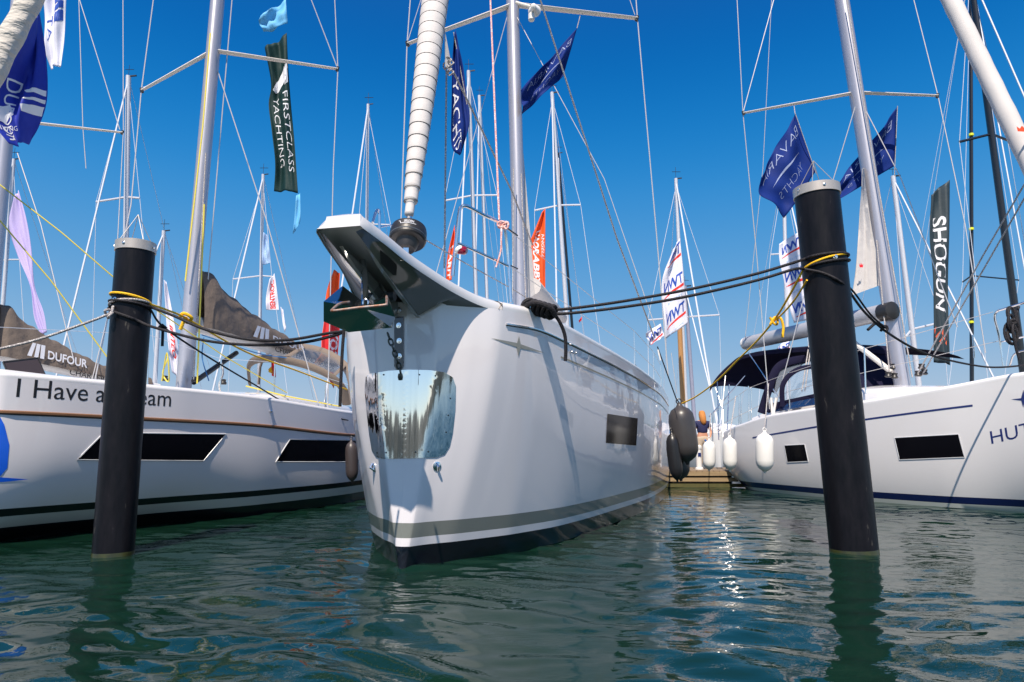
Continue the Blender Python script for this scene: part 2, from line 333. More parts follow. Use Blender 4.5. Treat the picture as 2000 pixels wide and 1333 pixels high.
# ------------------------------------------------------------------ boats
class Boat:
    def __init__(s, name, label, B, A, wl, sh, zs, group=None, L=None, p=(1.55, 2.6)):
        s.p0, s.p1 = p; s.B = Vector((B[0], B[1], 0)); s.a = R(A); s.L = L
        s.root = new_root(name, label, 'sailing yacht', s.B, -s.a, group)
        s.wl = smooth_table(wl); s.sh = smooth_table(sh); s.zs = smooth_table(zs); s.u0 = sh[0][0]
        s.ud = Vector((math.sin(s.a), math.cos(s.a), 0)); s.vd = Vector((math.cos(s.a), -math.sin(s.a), 0))
    def W(s, u, v, z): return s.B + s.ud * u + s.vd * v + Vector((0, 0, z))
    def V(s, u, z):
        zs = s.zs(u); f = z / zs
        if f < 0: return s.wl(u) * max(0, 1 + f * 5.) ** .5
        f = min(1, f); g = 1 - (1 - f) ** (s.p0 + (s.p1 - s.p0) * min(1, max(0, (u - s.u0 - .6) / 2.5)))
        return s.wl(u) + (s.sh(u) - s.wl(u)) * g
    def hull(s, m, nu=110):
        mb = MB(); lv = [-.2, -.14, -.08, 0, .05, .1, .15, .2, .25, .3, .36, .43, .5, .57, .64, .7, .76, .82, .88, .94, 1.]
        for sd in (1, -1):
            def fn(i, j, sd=sd):
                k = j * (len(lv) - 1); q = int(min(k, len(lv) - 2)); f = lv[q] + (lv[q+1] - lv[q]) * (k - q)
                u = s.u0 + (s.L - s.u0) * i ** 2.2; return s.W(u, sd * s.V(u, f * s.zs(u)), f * s.zs(u))
            mb.grid(fn, nu, len(lv) - 1)
        # transom
        z = s.zs(s.L); ks = [k for k in lv]
        P = [s.W(s.L, s.V(s.L, k * z), k * z) for k in ks] + [s.W(s.L, -s.V(s.L, k * z), k * z) for k in ks[::-1]]
        mb.add(P, [list(range(len(P)))[::-1]])
        mb2 = MB(); mb2.v, mb2.f, mb2.m = mb.v, mb.f, mb.m
        o = mb2.build('hull', m, s.root, ang=50); s.hull_o = o
        bm = bmesh.new(); bm.from_mesh(o.data); bmesh.ops.remove_doubles(bm, verts=bm.verts[:], dist=.002); bmesh.ops.recalc_face_normals(bm, faces=bm.faces[:]); bm.to_mesh(o.data); bm.free()
        o.data.polygons.foreach_set('use_smooth', [True] * len(o.data.polygons)); o.data.set_sharp_from_angle(angle=R(32))
        s.bvh = BVHTree.FromPolygons([s.W(v.co.x * 0, 0, 0) if False else (INV[s.root].inverted() @ v.co) for v in o.data.vertices], [list(p.vertices) for p in o.data.polygons])
        return o
    def cap(s, m, u_from, th=.1, inset=.16, mdeck=None, name='gunwale', nu=110):
        """rounded white gunwale moulding and the deck inside it"""
        mb = MB()
        prof = [(0, 0), (.012, .25), (0, .55), (-.25, .85), (-.6, 1.), (-1., .92), (-1.05, .6)]
        for sd in (1, -1):
            def fn(i, j, sd=sd):
                k = j * (len(prof) - 1); q = int(min(k, len(prof) - 2)); t = k - q
                a = prof[q][0] + (prof[q+1][0] - prof[q][0]) * t; b = prof[q][1] + (prof[q+1][1] - prof[q][1]) * t
                u = u_from + (s.L - u_from) * i ** 1.6
                return s.W(u, sd * max(.0, s.sh(u) + a * inset), s.zs(u) + b * th)
            mb.grid(fn, nu, len(prof) - 1)
        g = mb.build(name, m, s.root, ang=60)
        md = MB()
        def fd(i, j):
            u = u_from + (s.L - u_from) * i; v = (s.sh(u) - inset * .9) * (2 * j - 1)
            return s.W(u, v, s.zs(u) + th * .6 + .10 * (1 - (2 * j - 1) ** 2))
        md.grid(fd, 50, 10); md.build('deck', mdeck or M_deck, s.root, ang=60)
        return g
    def cast(s, x, y):
        d = ray(x, y).normalized(); h = s.bvh.ray_cast(Vector((0, 0, H)), d)
        return h
    def decal(s, poly, m, name, off=.004, parent=None, cuts=3, build=True, label=None):
        """a picture-shaped fitting laid onto the curved hull skin"""
        bm = bmesh.new(); bm.faces.new([bm.verts.new((x, y, 0)) for x, y in poly]); bmesh.ops.triangulate(bm, faces=bm.faces[:])
        for _ in range(cuts):
            ed = [e for e in bm.edges if e.calc_length() > 9]
            if not ed: break
            bmesh.ops.subdivide_edges(bm, edges=ed, cuts=1); bmesh.ops.triangulate(bm, faces=bm.faces[:])
        bm.verts.index_update(); V = []; ok = []
        for v in bm.verts:
            p, n, i, dd = s.cast(v.co.x, v.co.y)
            if p is None: V.append(Vector((0, 0, -5))); ok.append(False); continue
            if n.dot(p - Vector((0, 0, H))) > 0: n = -n
            V.append(p + n * off); ok.append(True)
        fs = [[v.index for v in f.verts] for f in bm.faces if all(ok[v.index] for v in f.verts)]; bm.free()
        if not build: return V, fs
        o = MB().add(V, fs).build(name, m, parent or s.root, ang=60)
        if label: o['label'] = label
        return o
    def text(s, body, u0, u1, z0, z1, sd, m, name, bold=0., dz=0., off=.0025, parent=None):
        vs, fs = text_mesh(body, bold); V = []
        for a, b in vs:
            u = u0 + (u1 - u0) * a; z = z0 + (z1 - z0) * b + dz * a; v = s.V(u, z) + off; V.append(s.W(u, sd * v, z))
        return MB().add(V, fs).build(name, m, parent or s.root, smooth=False)
    def strake(s, u0, u1, sd, dz, r, m, name, n=60, z=None, off=0., flat=1.):
        P = []
        for i in range(n + 1):
            u = u0 + (u1 - u0) * i / n; zz = (s.zs(u) + dz) if z is None else z(u); P.append(s.W(u, sd * (s.V(u, zz) + off), zz))
        return MB().tube(P, r, 6, flat=flat).build(name, m, s.root)
    def band(s, u0, u1, sd, zf, hgt, m, name, off=.004, n=60):
        mb = MB(); mb.grid(lambda i, j: s.W(u0 + (u1-u0)*i, sd * (s.V(u0 + (u1-u0)*i, zf(u0 + (u1-u0)*i) + hgt*j) + off), zf(u0 + (u1-u0)*i) + hgt*j), n, 1)
        return mb.build(name, m, s.root)
def lines(boat_or_root, name, segs, m, r, n=6, sag=0.):
    """one part per line"""
    root = boat_or_root.root if isinstance(boat_or_root, Boat) else boat_or_root
    for P in segs:
        P = [Vector(p) for p in P]
        MB().tube(P, r, n).build(name, m, root)
def spreader_pair(root, c, L, Rr, w, m):
    for tip in (L, Rr):
        MB().tube([c, tip], [w, w * .62], 8, flat=.42).build('spreader', m, root)
        MB().tube([tip + (tip - c).normalized() * -.02 + Vector((0, 0, -.05)), tip + Vector((0, 0, .05))], .035, 8).build('spreader_tip', M_black, root)
def window(boat, poly, name='hull_window', frame=True):
    o = boat.decal(poly, M_glass, name, off=.006)
    if frame:
        pts = []
        n = len(poly)
        for i in range(n):
            a, b = poly[i], poly[(i+1) % n]
            for k in range(6):
                x = a[0] + (b[0]-a[0])*k/6; y = a[1] + (b[1]-a[1])*k/6; h = boat.cast(x, y)
                if h[0] is not None: nn = h[1] if h[1].dot(h[0]-Vector((0,0,H))) < 0 else -h[1]; pts.append(h[0] + nn * .004)
        if len(pts) > 5:
            MB().tube(pts + [pts[0]], .009, 5, caps=False).build('window_frame', mat('window_rim', (.6, .6, .62), .3, coat=.4), o)
    return o
# ================================================================== the yacht in the middle, bow towards the camera
C = Boat('sailing_yacht', 'big white sloop in the middle, mirror steel plate on its stem and bowsprit overhead', (-1.05, 6.71), 13.3,
    wl=[(0, 0), (.02, .035), (.2, .125), (.44, .32), (.75, .54), (1.11, .77), (2.06, 1.18), (4.05, 1.64), (6.4, 2.08), (9.4, 2.33), (11.2, 2.36)],
    sh=[(0, 0), (.02, .33), (.07, .41), (.13, .49), (.25, .66), (.44, .875), (.93, 1.12), (1.7, 1.37), (2.5, 1.56), (3.65, 1.79), (5.4, 2.07), (7.9, 2.33), (11.2, 2.44)],
    zs=[(0, 2.58), (.44, 2.54), (.93, 2.55), (1.6, 2.50), (2.4, 2.45), (3.45, 2.40), (5.2, 2.33), (7.7, 2.25), (11.2, 2.2)], L=11.2)
Mh = hull_mat('lavender_white_hull', [(-1, (.008, .008, .012)), (.2, GEL), (.27, (.2, .21, .19)), (.42, GEL)])
C.hull(Mh, 150)
C.cap(M_white, .44, th=.11, inset=.2)
W = C.W
# bowsprit platform: white moulded rim, dark glossy underside, web with a slot for the anchor
SP_T = smooth_table([(-1.45, .21), (-1.17, .27), (-.81, .33), (-.46, .42), (-.12, .53), (.21, .68), (.5, .885)])
zb = lambda u: 2.87 - .19 * (u + 1.45) + (max(0, u - .1) ** 2) * .12
zt = lambda u: zb(u) + .135 - .02 * max(0, u)
mb = MB()
us = [-1.45 + 1.95 * i / 26 for i in range(27)]
prof = [(0, 0), (.008, .35), (-.012, .75), (-.06, .95), (-.14, 1.0)]
rings = []
for u in us:
    wv = SP_T(u); ring = []
    for a, b in prof: ring.append(W(u, wv + a, zb(u) + (zt(u) - zb(u)) * b))
    ch_ = .085 * max(0, min(1, (-.75 - u) / .6))
    for a, b in prof[::-1]: ring.append(W(u, -(wv + a - ch_ * min(1, b * 1.1)), zb(u) + (zt(u) - zb(u)) * b))
    rings.append(ring)
k = len(rings[0])
# nose: one rounded-over ring in front
nose = [p + C.ud * -.0 for p in rings[0]]
fr = [W(-1.45 - .03, (.19 if i < k / 2 else -.19 + .085 * [0, .38, .82, 1, 1][max(0, min(4, k - 1 - i))]) * (1 if i not in (4, 5) else .8), zt(-1.45) - .018 if i in (3, 4, 5, 6) else zb(-1.45) + .02 + .06 * (min(i, k-1-i) / 4)) for i in range(k)]
V = [p for r in [fr] + rings for p in r]; n_r = len(rings) + 1
Fc = [[i*k+j, i*k+j+1, (i+1)*k+j+1, (i+1)*k+j] for i in range(n_r-1) for j in range(k-1)] + [list(range(k))[::-1]]
mb.add(V, Fc)
mb.build('bowsprit', M_white, C.root, ang=40)
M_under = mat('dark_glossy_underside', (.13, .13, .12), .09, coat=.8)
mu = MB()
for sd in (1, -1):
    def fu(i, j, sd=sd):
        u = -1.45 + 1.95 * i; o = SP_T(u) - .006; zo = zb(u) + .003
        if u < 0: inn = .14; zi = zo - .02 - .16 * (u + 1.45) / 1.45
        else: inn = max(.14 * (1 - u / .1), C.V(min(u, .45), 2.5) - .02) if u > .02 else .14; zi = 2.53
        q = j; return W(u, sd * (o + (inn - o) * q), zo + (zi - zo) * q ** 1.3)
    mu.grid(fu, 40, 8)
uo = mu.build('bowsprit_underside', M_under, C.root, ang=50)
hull_bvh = C.bvh; C.bvh = BVHTree.FromPolygons([INV[C.root].inverted() @ v.co for v in uo.data.vertices], [list(p.vertices) for p in uo.data.polygons])
for sd in (1, -1):
    web = [(-1.2, zb(-1.2)), (-.95, 2.70), (-.55, 2.56), (-.2, 2.46), (.06, 2.40), (.06, 2.56), (-.6, 2.7)]
    MB().prism([W(u, sd * .135, z) for u, z in web], C.vd * (-sd * .035)).build('bowsprit_web', mat('grey_web_moulding', (.3, .3, .29), .12, coat=.7), C.root, ang=30)
C.decal([(742, 489), (757, 500), (775, 518), (774, 538), (768, 538), (743, 514)], mat('matt_black', (.006, .006, .006), .6), 'underside_opening', off=.004, cuts=2)
C.decal([(737, 541), (752, 549), (769, 564), (752, 553)], mat('black_print', (.006, .006, .006), .4), 'underside_emblem', off=.004, cuts=2)
C.decal([(753, 541), (756, 550), (753, 562), (750, 551)], MAT['black_print'], 'underside_emblem', off=.005, cuts=1)
C.bvh = hull_bvh
MB().tube([PX(968, 613, 6.93), PX(975, 603, 6.9), PX(981, 592, 6.93)], .0035, 5).build('rim_seam', mat('seam_sealant', (.3, .2, .12), .7), C.root)
# anchor roller with cheeks
MB().tube([W(-.62, -.13, 2.5), W(-.62, .13, 2.5)], .045, 14).build('anchor_roller', M_black, C.root)
# stem plate, chafe strip with bolts
M_strip = mat('dark_chafe_strip', (.03, .012, .015), .15, coat=.5)
pl = C.decal([(722, 731), (760, 725), (800, 723), (840, 724), (868, 728), (884, 738), (890, 755), (889, 800), (884, 845), (878, 872), (868, 888), (852, 894), (800, 896), (750, 897), (735, 893), (727, 880), (722, 850), (716, 800), (713, 760), (715, 738)], M_plate, 'stem_plate', off=.007, cuts=4)
for x, y in [(750, 733), (820, 733), (850, 735), (879, 779), (875, 812), (871, 845), (836, 883), (812, 884), (755, 885), (738, 885), (880, 744)]:
    h = C.cast(x, y)
    if h[0] is not None: n_ = h[1] if h[1].y < 0 else -h[1]; MB().lathe([(.008, .008), (.008, .012), (.004, .014)], h[0], n_, 10).build('plate_screw', mat('screw_head', (.1, .1, .1), .4, metal=1), pl)
st = C.decal([(771, 588), (789, 587), (789, 716), (785, 724), (776, 724), (771, 716)], M_strip, 'chafe_strip', off=.012, cuts=2)
for x, y in [(780, 607), (780, 637), (781, 667), (781, 697)]:
    h = C.cast(x, y)
    if h[0] is not None: n_ = h[1] if h[1].y < 0 else -h[1]; MB().lathe([(.028, .012), (.028, .017), (.016, .018), (.014, .024), (.003, .025)], h[0], n_, 14).build('strip_bolt', M_steel, st)
# towing eyes under the plate
for x, y in [(853, 911), (731, 913)]:
    h = C.cast(x, y)
    if h[0] is not None:
        n_ = h[1] if h[1].y < 0 else -h[1]; p = h[0]
        e = MB().lathe([(.045, .0), (.045, .008), (.03, .012), (.01, .02)], p, n_, 14)
        e.tube([p + Vector((-.02, 0, .035)), p + n_ * .045, p + Vector((.015, 0, -.045))], .012, 8); e.build('thruster_eye', M_steel, C.root)
# chrome rub rail, pin stripe, emblem, window
def uat(b, x, y):
    h = b.cast(x, y)[0]; q = INV[b.root] @ h; return q.y, q.z      # local y is aft because the root is turned by -a
u_r = uat(C, 988, 627)[0]
C.strake(u_r, 11.1, 1, -.14, .011, M_steel, 'rub_rail', 90, off=.010)
C.strake(u_r, 11.1, 1, -.155, .0045, M_black, 'rub_rail_gasket', 90, off=.004)
C.strake(u_r, 11.1, -1, -.14, .016, M_steel, 'rub_rail', 90, off=.012)
us_, zs_ = uat(C, 1095, 700)
C.band(us_, 10.9, 1, lambda u: C.zs(u) - (C.zs(us_) - zs_), .02, mat('grey_gold_stripe', (.3, .27, .2), .4), 'pin_stripe')
M_emb = mat('grey_emblem', (.3, .3, .27), .35, coat=.3)
C.decal([(958, 661), (1006, 670), (1019, 674), (1063, 690), (1019, 682), (1006, 678)], M_emb, 'bow_emblem', cuts=4)
C.decal([(1013, 657), (1017, 677), (1012, 697), (1008, 676)], M_emb, 'bow_emblem', off=.006, cuts=3)
window(C, [(1186, 809), (1245, 818), (1242, 871), (1183, 866)], frame=False)
for x, y in [(1113, 688), (1121, 690)]:
    h = C.cast(x, y); n_ = h[1] if h[1].x > 0 else -h[1]
    MB().lathe([(.016, 0), (.018, .015), (.012, .035), (.003, .04)], h[0], n_, 12).build('hull_stud', M_steel, C.root)
# coachroof behind, hatch bump visible over the gunwale
mc = MB()
def fcr(i, j):
    u = 3.6 + 7 * i; wd = 1.25 * min(1, (i * 6) ** .5 + .2); v = wd * math.cos(math.pi * (1 - j)); zz = C.zs(u) + .12 + .36 * min(1, i * 3.5) ** .7 * max(0, math.sin(math.pi * j)) ** .45
    return W(u, v, zz)
mc.grid(fcr, 30, 20); mc.build('coachroof', M_white, C.root, ang=50)
# mast, spreaders, rigging
mY = 11.9
mb0, mb1 = W(5.3, 0, 2.7), PX(1001, 0, mY + .35)
md_ = (mb1 - mb0).normalized(); mtop = mb0 + md_ * 18.
mk = MB(); mk.tube([mb0, mtop], .125, 24, flat=1.25); mk.build('mast', M_alu, C.root)
sc_ = PX(1003, 10, mY + .3); sL = PX(795, 87, mY - .15); sR = PX(1245, 37, mY + .4)
spreader_pair(C.root, sc_, sL, sR, .085, M_spread)
MB().lathe([(.02, -.12), (.11, -.11), (.12, -.08), (.05, .02), (.05, .1), (.02, .12)], PX(1043, 18, mY - .25), (-.15, -1, -.1), 18).build('horn_speaker', mat('white_plastic', (.75, .73, .7), .4), C.root)
MB().tube([PX(1008, 6, mY), PX(1036, 14, mY - .1)], .03, 8).build('speaker_bracket', M_spread, C.root)
MB().lathe([(.045, -.08), (.06, -.06), (.06, .05), (.03, .08)], PX(1038, 34, mY - .2), (0, 0, 1), 14).build('deck_light', MAT['white_plastic'], C.root)
up = lambda p, q, k: Vector(q) + (Vector(q) - Vector(p)) * k
lines(C, 'shroud', [[PX(783, 440, 11.2), sL, up(PX(783, 440, 11.2), PX(806, 0, 12.1), .6)], [PX(1305, 735, 12.6), PX(1283, 467, 12.5), sR, PX(1238, -60, 12.6)]], M_wire, .011)
lines(C, 'diagonal_stay', [[PX(797, 80, 11.8), PX(835, -40, 12.)], [PX(1240, 30, 12.3), PX(1190, -120, 12.5)], [PX(990, 35, 12.1), PX(935, 235, 12.), PX(845, 560, 11.)], [PX(1010, 35, 12.1), PX(1180, 350, 12), PX(1280, 640, 12)]], M_wire, .007)
lines(C, 'halyard', [[PX(957, -20, 8.6), PX(975, 430, 7.6)]], M_rope_red, .012)
lines(C, 'halyard', [[PX(885, 140, 7.9), PX(1000, 375, 9.5), PX(1040, 480, 10.5)], [PX(872, 140, 7.9), PX(868, 525, 7.7)], [PX(1055, 0, 8.9), PX(1205, 467, 10.5), PX(1278, 660, 11.8)]], M_rope_white, .012)
lines(C, 'mast_rope', [[PX(1003, 330, 11.6), PX(1001, 590, 11.5)], [PX(1018, 340, 11.6), PX(1027, 590, 11.5)]], M_rope_white, .011)
# forestay with the covered furled headsail
f0, f1 = PX(799, 420, 6.35), PX(850, 0, 7.75); fdv = (f1 - f0); flen = fdv.length; fdn = fdv.normalized()
sail = MB(); prof = []; hh = 0; seams = []
while hh < flen * 2.4:
    r0 = .045 + .125 * min(1, (hh / (flen * 1.05))) ** .55; step = .17 + .03 * min(1, hh / flen)
    prof += [(r0 * .972, hh), (r0 * .992, hh + .015), (r0 * 1.0, hh + step * .5), (r0 * 1.004, hh + step - .012)]; seams.append((hh, r0)); hh += step
prof = [(.02, -.02)] + prof
sail.lathe(prof, f0, fdn, 28)
so_ = sail.build('furled_headsail', M_sailcov, C.root, ang=60)
sm = MB(); a_ = fdn.orthogonal().normalized(); b_ = fdn.cross(a_); tilt = Vector((0, .0, 1))
for hh, r0 in seams[1:]:
    P = [f0 + fdn * hh + (a_ * math.cos(t) + b_ * math.sin(t)) * (r0 * .985) + fdn * (.028 * math.sin(t + 1.0)) for t in [2 * math.pi * i / 20 for i in range(21)]]
    MB().tube(P, .004, 5, caps=False).build('cover_seam', mat('dark_seam', (.1, .09, .085), .8), so_)
MB().tube([f0 - fdn * .12, f0 + fdn * (flen * 2.6)], .012, 6).build('forestay', M_wire, C.root)
# clew of the sail with knotted sheets
mcl = MB(); mcl.prism([PX(868, 55, 7.55), PX(884, 140, 7.6), PX(869, 130, 7.5)], (0, .02, 0)); mcl.build('sail_clew', M_sailcov, C.root)
mkn = MB()
for i in range(5):
    c_ = PX(876 + 5 * math.sin(i * 2.1), 118 + 6 * i, 7.55); mkn.tube([c_ + Vector((.035 * math.cos(t), .02 * math.sin(t * 2), .035 * math.sin(t))) for t in [i + 6.28 * q / 14 for q in range(15)]], .009, 6)
mkn.build('sheet_knot', M_rope_white, C.root)
# furler drum
dc = PX(798, 455, 6.32)
dr = MB(); dr.lathe([(.03, -.215), (.075, -.21), (.095, -.175), (.108, -.125), (.112, -.12), (.160, -.118), (.172, -.105), (.177, -.07), (.175, .0), (.168, .035), (.14, .055), (.06, .068), (.05, .11), (.03, .13)], dc, fdn, 36)
drum = dr.build('furler_drum', M_black, C.root, ang=30)
MB().lathe([(.176, -.085), (.1795, -.08), (.178, -.074)], dc, fdn, 36).build('drum_ring', mat('grey_ring', (.25, .25, .25), .3, metal=.8), drum)
ax_x = fdn.cross(Vector((0, 1, 0))).normalized() * -1
ax_x = Vector((1, 0, 0)) - fdn * fdn.x; ax_x.normalize(); ax_n = ax_x.cross(fdn); ax_n = ax_n if ax_n.y < 0 else -ax_n
def drumtext(s_, w0, w1, h0, h1, nm):
    vs, fs = text_mesh(s_, .01); V = []
    for a, b in vs:
        th = w0 + (w1 - w0) * a; V.append(dc + ax_x * (.179 * math.sin(th)) + ax_n * (.179 * math.cos(th)) + fdn * (h0 + (h1 - h0) * b))
    MB().add(V, fs).build(nm, M_print, drum)
drumtext('SELDEN', -.1, .42, -.02, .006, 'drum_lettering')
MB().tube([dc + ax_x * (.179 * math.sin(t)) + ax_n * (.179 * math.cos(t)) + fdn * (-.034 + (.03 if t < -.32 else 0)) for t in [-.4 + .95 * i / 14 for i in range(15)]], .0035, 5).build('drum_stripe', M_print, drum)
MB().tube([dc + fdn * .06, f0 + fdn * .05], .026, 10).build('furler_swivel', M_steel, C.root)
MB().box(dc - fdn * .23, (.05, .05, .08)).build('chainplate', M_steel, C.root)
lines(C, 'furling_line', [[PX(832, 470, 6.5), PX(900, 510, 7.2), PX(1000, 565, 8.3), PX(1040, 590, 8.8)]], M_rope_white, .007)
# pulpit
pz = lambda x, y, Y: PX(x, y, Y)
pr = MB(); pr.tube(cr([PX(884, 540, 7.05), PX(891, 470, 7.05), PX(897, 415, 7.05), PX(902, 405, 7.07), PX(912, 404, 7.1), PX(945, 421, 7.35), PX(978, 437, 7.6), PX(986, 448, 7.65), PX(993, 505, 7.7), PX(998, 592, 7.7)], 6), .02, 10)
pr.tube([PX(893, 475, 7.05), PX(992, 520, 7.68)], .016, 10)
pr.build('pulpit', M_steel, C.root); pr = MB()
pr.tube(cr([PX(728, 436, 6.75), PX(733, 418, 6.85), PX(738, 411, 6.9), PX(741, 418, 6.9), PX(741, 450, 6.9)], 6), .015, 10)
pr.tube([PX(741, 445, 6.9), PX(766, 440, 7.3)], .008, 8)
pr.build('pulpit', M_steel, C.root)
MB().lathe([(.03, -.06), (.045, -.05), (.045, .03), (.03, .05)], PX(903, 490, 6.98), (1, -.3, -.2), 16).build('navigation_light', mat('red_lens', (.25, .002, .02), .08, coat=1), C.root)
MB().lathe([(.047, -.02), (.05, 0), (.05, .015), (.047, .02)], PX(897, 489, 6.98), (.6, -.3, -.9), 16).build('light_housing', MAT['white_plastic'], C.root)
# lifelines and stanchions
bases = [(1.9, 1.3), (5.3, 1.95), (7.6, 2.2), (9.8, 2.3)]
tops = []
for u, v in bases:
    b0 = W(u, v, C.zs(u) + .09); t0 = W(u, v, C.zs(u) + .72)
    if u > 2: MB().tube([b0, t0], .012, 8).build('stanchion', M_steel, C.root); MB().lathe([(.035, 0), (.03, .03), (.018, .05)], b0, (0, 0, 1), 10).build('stanchion_base', M_black, C.root)
    tops.append((b0, t0))
lines(C, 'lifeline', [[PX(990, 448, 7.65)] + [t for _, t in tops[1:]], [PX(996, 522, 7.7)] + [b.lerp(t, .5) for b, t in tops[1:]]], M_wire, .0045)
lines(C, 'lifeline', [[PX(984, 442, 7.62), PX(1011, 461, 7.9)], [PX(994, 518, 7.7), PX(1011, 526, 7.9)]], M_black, .009)
# red-white rope knotted on the pulpit
kn = MB(); kc = PX(980, 440, 7.55)
for i in range(4): kn.tube([kc + Vector((.05 * math.cos(t) + .01 * i, -.02 + .015 * i, .035 * math.sin(t + i))) for t in [6.28 * q / 16 for q in range(17)]], .011, 7)
kn.tube(cr([kc, PX(992, 436, 7.5), PX(990, 448, 7.5), kc], 6), .011, 7); kn.tube(cr([kc, PX(979, 465, 7.5), PX(978, 492, 7.5), PX(969, 523, 7.5)], 6), .011, 7)
kn.build('rope_knot', M_rope_red, C.root)
# deck cleat mooring knot (black): big bundle on the gunwale
# boom, cover sliver and mainsail cover behind the mast
MB().tube([PX(1040, 560, 12.2), W(9.6, 0, 4.1)], .16, 14).build('boom', M_sailcov, C.root)
MB().prism([PX(1016, 300, 12.2), PX(1022, 300, 12.25), PX(1046, 575, 12.2), PX(1024, 590, 12.)], (0, .05, 0)).build('mainsail_luff', M_sailcov, C.root)
# shackle cluster and block line by the aft shrouds
MB().tube([PX(1285, 684, 12.2), PX(1290, 705, 12.2)], .014, 8).build('rope_clutch', MAT['white_plastic'], C.root)
MB().tube([PX(1311, 690, 12.1), PX(1322, 770, 12.1)], .006, 6).build('backstay_line', M_wire, C.root)

# ------------------------------------------------------------------ anchor on the bow
an_o = PX(700, 600, 5.6)
A = new_root('anchor', 'polished steel anchor with rusty roll bar hanging under the bowsprit', 'anchor', an_o)
M_anc = mat('polished_anchor_steel', (.5, .52, .53), .08, metal=1, bump=(12, .06))
q = lambda x, y, Y: PX(x, y, Y)
crn = q(714, 596, 5.72)              # crown where the shank meets the flukes
Pn = dict(l0=q(632, 590, 5.62), l1=q(668, 560, 6.02), l2=q(705, 589, 5.74), r0=q(756, 580, 5.55), r1=q(742, 553, 5.95), r2=q(719, 589, 5.72),
          lb=q(632, 629, 5.78), bb=q(681, 650, 5.9), br=q(765, 641, 5.85), rr=q(771, 620, 5.7), cc=q(712, 604, 5.5))
fl = MB(); N = list(Pn); VV = [Pn[k_] for k_ in N]; ix = {k_: i for i, k_ in enumerate(N)}
tris = [('l0', 'l1', 'l2'), ('r2', 'r1', 'r0'), ('l0', 'l2', 'cc'), ('cc', 'r2', 'r0'), ('l2', 'r2', 'cc'), ('l0', 'cc', 'lb'), ('lb', 'cc', 'bb'), ('bb', 'cc', 'br'), ('cc', 'rr', 'br'), ('cc', 'r0', 'rr')]
fl.add(VV, [[ix[a] for a in t] for t in tris])
bk = [p + Vector((0, .035, .01)) for p in VV]; fl.add(bk, [[ix[a] for a in t][::-1] for t in tris])
ol = ['l0', 'l1', 'l2', 'r2', 'r1', 'r0', 'rr', 'br', 'bb', 'lb']; m_ = len(VV)
fl.f += [[ix[ol[i]], ix[ol[(i+1) % 10]], m_ + ix[ol[(i+1) % 10]], m_ + ix[ol[i]]] for i in range(10)]; fl.m += [0] * 10
fl.build('fluke', M_anc, A, smooth=False)
M_rust = mat('rusty_bar', (.42, .4, .38), .4, metal=.6, noise=(28, .2, (.3, .09, .02)))
MB().tube(cr([q(682, 591, 5.5), q(664, 594, 5.4), q(650, 605, 5.33), q(652, 608, 5.3), q(700, 602, 5.3), q(750, 597, 5.3), q(755, 594, 5.33), q(755, 580, 5.5)], 5), .011, 10).build('roll_bar', M_rust, A)
MB().tube([q(713, 604, 5.6), q(713, 560, 5.75), q(708, 510, 6.1), q(716, 480, 6.35)], [.03, .03, .028, .028], 8, flat=.5).build('shank', M_anc, A)
sh = MB(); c0 = q(714, 592, 5.55); sh.tube([c0 + Vector((.022 * math.cos(t), 0, .028 * math.sin(t))) for t in [-.6 + 4.3 * i / 12 for i in range(13)]], .007, 8); sh.build('shackle', M_steel, A)
# chain
CH = new_root('anchor_chain', 'dark galvanised chain running from the anchor down over the stem plate', 'chain', q(775, 690, 6.4))
pts = cr([q(757, 652, 6.32), q(762, 665, 6.33), q(771, 690, 6.36), q(777, 708, 6.38), q(781, 722, 6.4), q(783, 733, 6.41)], 10)
L_ = [0]
for a, b in zip(pts, pts[1:]): L_.append(L_[-1] + (b - a).length)
nl = int(L_[-1] / .052)
M_chain = mat('dark_chain', (.12, .12, .11), .35, metal=.9)
for i in range(nl):
    s0 = (i + .5) * L_[-1] / nl; j = max(k_ for k_ in range(len(L_)) if L_[k_] <= s0); j = min(j, len(pts) - 2)
    p = pts[j].lerp(pts[j+1], (s0 - L_[j]) / max(1e-6, L_[j+1] - L_[j])); t = (pts[j+1] - pts[j]).normalized()
    sd_ = Vector((1, 0, 0)) if i % 2 else Vector((.25, -.95, 0)); sd_ = (sd_ - t * sd_.dot(t)).normalized()
    MB().tube([p + t * (.034 * math.sin(a)) * 1.05 + sd_ * (.02 * math.cos(a)) for a in [6.2832 * k_ / 14 for k_ in range(15)]], .0085, 7, caps=False).build('link', M_chain, CH)
MB().lathe([(.02, -.03), (.026, 0), (.02, .03)], q(782, 737, 6.4), (0, -.3, 1), 10).build('chain_hook', M_chain, CH)
# ================================================================== neighbours
def small_mast(b, root, base, top, w, m, extend=1.):
    d = (top - base); o = MB().tube([base - d * .07, base + d * extend], w, 20, flat=1.25).build('mast', m, root); return o
def deckhouse(b, u0, u1, wd, h, m, name='coachroof', wz=None):
    mc = MB()
    def f(i, j):
        u = u0 + (u1 - u0) * i; ww = wd * min(1, .35 + (i * 5) ** .6 * .65); v = ww * math.cos(math.pi * (1 - j))
        return b.W(u, v, b.zs(u) + .1 + h * min(1, i * 3) ** .7 * max(0, math.sin(math.pi * j)) ** .35)
    mc.grid(f, 30, 24); return mc.build(name, m, b.root, ang=50)
